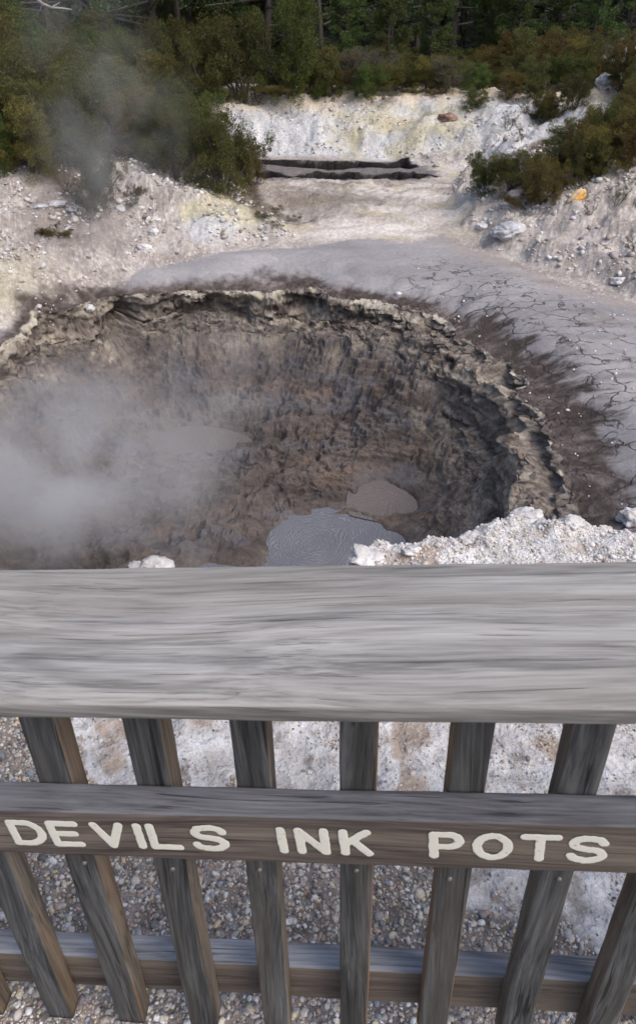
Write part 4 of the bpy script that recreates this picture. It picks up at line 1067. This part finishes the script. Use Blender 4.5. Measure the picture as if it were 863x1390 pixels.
FENCE = empty('picket_fence', (float(ORG[0]), float(ORG[1]), 0.0))
tag(FENCE, 'weathered grey timber fence with a lettered middle rail in the foreground', 'fence')
RAIL_M = Matrix.Translation((0, 0, float(ORG[2]))) @ Matrix(((*Ax.tolist(),), (*Ay.tolist(),), (*Az.tolist(),))).transposed().to_4x4()
PICK_M = Matrix(((*HX.tolist(),), (*HY.tolist(),), (0, 0, 1))).transposed().to_4x4()
def beam(name, X0, X1, Y0, Y1, Z0, Z1, mats, midx, bev=.004, nseg=60, wob=.0012, axis='X', parent=None, seed=0):
    """a plank with eased arrises and a slightly uneven surface; local coordinates along the fence's own axes, in metres"""
    a0, a1, b0, b1, c0, c1 = [v * KF for v in (X0, X1, Y0, Y1, Z0, Z1)]
    # cross-section in (b, c), walked round, arrises rounded
    sec = []
    def arc(cb, cc, t0):
        for k_ in range(4):
            t = t0 + k_ / 3 * math.pi / 2; sec.append((cb + bev * math.cos(t), cc + bev * math.sin(t)))
    arc(b1 - bev, c1 - bev, 0); n_top = len(sec)
    for f in np.linspace(0, 1, 9)[1:-1]: sec.append((mix(b1 - bev, b0 + bev, f), c1))
    arc(b0 + bev, c1 - bev, math.pi / 2)
    for f in np.linspace(0, 1, 6)[1:-1]: sec.append((b0, mix(c1 - bev, c0 + bev, f)))
    arc(b0 + bev, c0 + bev, math.pi)
    for f in np.linspace(0, 1, 9)[1:-1]: sec.append((mix(b0 + bev, b1 - bev, f), c0))
    arc(b1 - bev, c0 + bev, 1.5 * math.pi)
    for f in np.linspace(0, 1, 6)[1:-1]: sec.append((b1, mix(c0 + bev, c1 - bev, f)))
    sec = np.array(sec); m_ = len(sec)
    A_ = np.linspace(a0, a1, nseg)
    T = np.repeat(A_, m_); S = np.tile(sec, (nseg, 1))
    cb, cc = (b0 + b1) / 2, (c0 + c1) / 2
    off = wob * fbm(T * 2.0 + seed, S[:, 0] * 9, S[:, 1] * 9, 3) + wob * .5 * fbm(T * 12 + seed, S[:, 0] * 60, S[:, 1] * 60, 2)
    dx, dy = np.sign(S[:, 0] - cb) * (np.abs(S[:, 0] - cb) > (b1 - b0) / 2 - bev * 1.01), np.sign(S[:, 1] - cc) * (np.abs(S[:, 1] - cc) > (c1 - c0) / 2 - bev * 1.01)
    B = S[:, 0] + dx * off; Cc = S[:, 1] + dy * off
    F = grid_faces(nseg, m_, wrap=True)
    caps = [list(range(m_)), list(range((nseg - 1) * m_, nseg * m_))[::-1]]
    V = np.stack([T, B, Cc], 1) if axis == 'X' else np.stack([Cc, B, T], 1)
    Fl = [tuple(f) for f in F.tolist()] + [tuple(c_) for c_ in caps]
    o = new_obj(name, V, Fl, mats=mats, smooth=True)
    # faces: which slot by normal
    me = o.data; nrm = np.zeros(len(me.polygons) * 3); me.polygons.foreach_get('normal', nrm); nrm = nrm.reshape(-1, 3)
    import bmesh as _b
    bm = _b.new(); bm.from_mesh(me); _b.ops.recalc_face_normals(bm, faces=bm.faces); bm.normal_update()
    for f in bm.faces: f.material_index = midx(f.normal)
    bm.to_mesh(me); bm.free()
    o.parent = parent
    if axis == 'X': o.matrix_local = RAIL_M
    return o
X0, X1 = -3.4, 3.6
beam('top_rail', X0, X1, -.1415, .216, -1.0374, -.9960, [W_top, W_edge], lambda n_: 0 if n_.z > .6 else 1, bev=.005, nseg=300, parent=FENCE, seed=3)
mid = beam('middle_rail', X0, X1, -.0711, -.0005, -1.5581, -1.4020, [W_midtop, W_face], lambda n_: 0 if n_.z > .6 else 1, bev=.0035, nseg=300, parent=FENCE, seed=9)
beam('bottom_rail', X0, X1, .0660, .1340, -2.46, -2.287, [W_bot, W_face], lambda n_: 0 if n_.z > .6 else 1, bev=.004, nseg=120, parent=FENCE, seed=5)
SP, PWd, PT, PX0 = .21447, .07529, .06377, -.00896
k = N('nail_metal'); k.b.inputs['Base Color'].default_value = (.28, .25, .22, 1); k.b.inputs['Metallic'].default_value = .6; k.b.inputs['Roughness'].default_value = .55
k.l(k.mixc((.35, .33, .31), (.20, .14, .10), k.noise(k.n('ShaderNodeTexCoord').outputs['Object'], 300, 3)), k.b.inputs['Base Color']); M_nail = k.m
def nail(parent, X, Y, Z, r=.0036):
    V = [(0, -.0022, 0)]; F = []
    for ring, (rr, dy) in enumerate(((r * .55, -.0020), (r, -.0008), (r, .002))):
        for q_ in range(12):
            t = q_ / 12 * 2 * math.pi; V.append((rr * math.cos(t), dy, rr * math.sin(t)))
    for q_ in range(12): F.append((0, 1 + q_, 1 + (q_ + 1) % 12))
    for ring in range(2):
        for q_ in range(12):
            a = 1 + ring * 12 + q_; b = 1 + ring * 12 + (q_ + 1) % 12; F.append((a, a + 12, b + 12, b))
    o = new_obj('nail', V, F, M_nail, parent=parent, smooth=True); o.location = (X, Y, Z); return o
for i in range(-16, 18):
    xx = PX0 + (i) * SP
    if xx < X0 or xx + PWd > X1: continue
    jit = random.Random(i + 70)
    # pickets are plumb; the rails slope, so the picket's level shift follows the rail
    o = beam('picket', -2.52, -1.0374 - .004, 0.0005, PT + jit.uniform(-.003, .002), 0, PWd * jit.uniform(.97, 1.03), [W_pick, W_side], lambda n_: 1 if abs(n_.x) > .6 else 0, bev=.003, nseg=70, axis='Z', parent=FENCE, seed=i * 3.1, wob=.0009)
    o.matrix_local = Matrix.Translation([float(v) for v in KF * Ax * xx + np.array([0, 0, ORG[2]])]) @ PICK_M
    nail(o, PWd * KF * jit.uniform(.38, .62), -.0006, (-1.690 - jit.uniform(.005, .03)) * KF)

# hand painted letters: strokes on a 1-high box, rounded ends
def arcp(cx, cy, rx, ry, a0, a1, n=14): return [(cx + rx * math.cos(math.radians(a0 + (a1 - a0) * i / n)), cy + ry * math.sin(math.radians(a0 + (a1 - a0) * i / n))) for i in range(n + 1)]
def spline(pts, n=8):
    pts = [pts[0]] + pts + [pts[-1]]; out = []
    for i in range(1, len(pts) - 2):
        p0, p1, p2, p3 = map(np.array, pts[i - 1:i + 3])
        for k in range(n):
            t = k / n; out.append(tuple(.5 * ((2 * p1) + (-p0 + p2) * t + (2 * p0 - 5 * p1 + 4 * p2 - p3) * t * t + (-p0 + 3 * p1 - 3 * p2 + p3) * t ** 3)))
    out.append(tuple(pts[-1])); return out
S_ = spline([(.93, .80), (.80, .94), (.50, 1.0), (.20, .93), (.09, .75), (.22, .58), (.50, .51), (.80, .43), (.93, .25), (.80, .07), (.50, 0), (.18, .06), (.05, .20)])
GLY = {'D': [[(0, 0), (0, 1)], [(0, 1), (.45, 1)] + arcp(.45, .5, .55, .5, 90, -90) + [(0, 0)]],
       'E': [[(1, 1), (0, 1), (0, 0), (1, 0)], [(0, .52), (.88, .52)]],
       'V': [[(0, 1), (.5, 0), (1, 1)]], 'I': [[(0, 0), (0, 1)]], 'L': [[(0, 1), (0, 0), (1, 0)]], 'S': [S_],
       'N': [[(0, 0), (0, 1), (1, 0), (1, 1)]], 'K': [[(0, 0), (0, 1)], [(.95, 1), (.05, .42)], [(.35, .60), (1, 0)]],
       'P': [[(0, 0), (0, 1), (.55, 1)] + arcp(.60, .72, .40, .28, 90, -90) + [(0, .44)]],
       'O': [arcp(.5, .5, .5, .5, 0, 360, 40)], 'T': [[(0, 1), (1, 1)], [(.5, 1), (.5, 0)]]}
YF = -.0711
k = N('cream_paint'); tc = k.n('ShaderNodeTexCoord').outputs['Object']; n1 = k.noise(tc, 160, 4, .6); n2 = k.noise(tc, 40, 3)
c = k.mixc((.66, .64, .54), (.76, .745, .66), n2); c = k.mixc(c, (.30, .25, .18), k.ramp(n1, [(.30, .8), (.38, 0.0)]))
k.l(c, k.b.inputs['Base Color']); k.b.inputs['Roughness'].default_value = .55; k.l(k.bump(n1, .3, .001), k.b.inputs['Normal']); M_paint = k.m
#        glyph, px of the left / right stroke centres, at py
LET = [('D', 19, 56, 1128), ('E', 73, 105, 1130), ('V', 126, 160, 1118), ('I', 190, 190, 1135), ('L', 212, 245, 1150), ('S', 263, 307, 1138), ('I', 384, 384, 1144), ('N', 408, 441, 1145),
       ('K', 467, 500, 1146), ('P', 588, 623, 1148), ('O', 647, 689, 1149), ('T', 712, 757, 1134), ('S', 773, 822, 1150)]
ZT, ZB = -1.4020 - .030, -1.5581 + .036
for gi, (ch, pa, pb, py_) in enumerate(LET):
    R_ = np.random.RandomState(gi + 3)
    xa = tofence(pa, py_ , YF)[0] * KF; xb = tofence(pb, py_, YF)[0] * KF
    zt, zb = ZT * KF, ZB * KF; rad = .0057 * KF / .6
    zt -= rad; zb += rad
    wd = xb - xa; ht = zt - zb
    strokes = [[(xa + p[0] * wd + R_.normal(0, .0003), zb + p[1] * ht + R_.normal(0, .0003)) for p in st] for st in GLY[ch]]
    cs = .0009
    x_lo, x_hi = xa - .012, xb + .012; gx = np.arange(x_lo, x_hi, cs); gzv = np.arange(zb - .012, zt + .012, cs)
    GX, GZ = np.meshgrid(gx, gzv, indexing='ij')
    def dist(GX, GZ):
        D = np.full(GX.shape, 1e9)
        for st in strokes:
            for (ax_, ay_), (bx_, by_) in zip(st[:-1], st[1:]):
                ex, ey = bx_ - ax_, by_ - ay_; t = np.clip(((GX - ax_) * ex + (GZ - ay_) * ey) / (ex * ex + ey * ey + 1e-14), 0, 1)
                D = np.minimum(D, np.hypot(GX - ax_ - t * ex, GZ - ay_ - t * ey))
        return rad * (1 + .10 * fbm(GX * 120, GZ * 120, gi * 3.3, 2)) - D
    D = dist(GX, GZ); e_ = 1e-5
    gxx = (dist(GX + e_, GZ) - D) / e_; gzz = (dist(GX, GZ + e_) - D) / e_
    mvx = np.where(D < 0, -D * gxx, 0); mvz = np.where(D < 0, -D * gzz, 0)
    VX, VZ = GX + np.clip(mvx, -cs * 1.5, cs * 1.5), GZ + np.clip(mvz, -cs * 1.5, cs * 1.5)
    ht_ = .0003 * sst(0, .0011, D)
    F = grid_faces(len(gx), len(gzv)); keep = (D.ravel()[F] > 0).any(1)
    V = np.stack([VX.ravel(), np.full(VX.size, YF * KF - .0007) - ht_.ravel(), VZ.ravel()], 1)
    F = F[keep][:, ::-1]; used, F = compact(V, F)
    o = new_obj('letter', V[used], F, M_paint, parent=mid, smooth=True)

# deck the fence is fixed to, under the viewer
W_deck = wood_material('deck_wood', (.10, .095, .09), (.20, .19, .18), (.30, .28, .27), axis=0)
dk = empty('boardwalk', (0, .0, 0)); tag(dk, kind='structure')
for i in range(7):
    y1_ = .40 - i * .145
    V = []
    x0_, x1_ = -1.6, 1.6
    for (xx, yy, zz) in [(x0_, y1_ - .14, -.03), (x1_, y1_ - .14, -.03), (x1_, y1_, -.03), (x0_, y1_, -.03), (x0_, y1_ - .14, .01), (x1_, y1_ - .14, .01), (x1_, y1_, .01), (x0_, y1_, .01)]: V.append((xx, yy, zz))
    o = new_obj('board', V, [(0, 3, 2, 1), (4, 5, 6, 7), (0, 1, 5, 4), (1, 2, 6, 5), (2, 3, 7, 6), (3, 0, 4, 7)], W_deck, parent=dk)
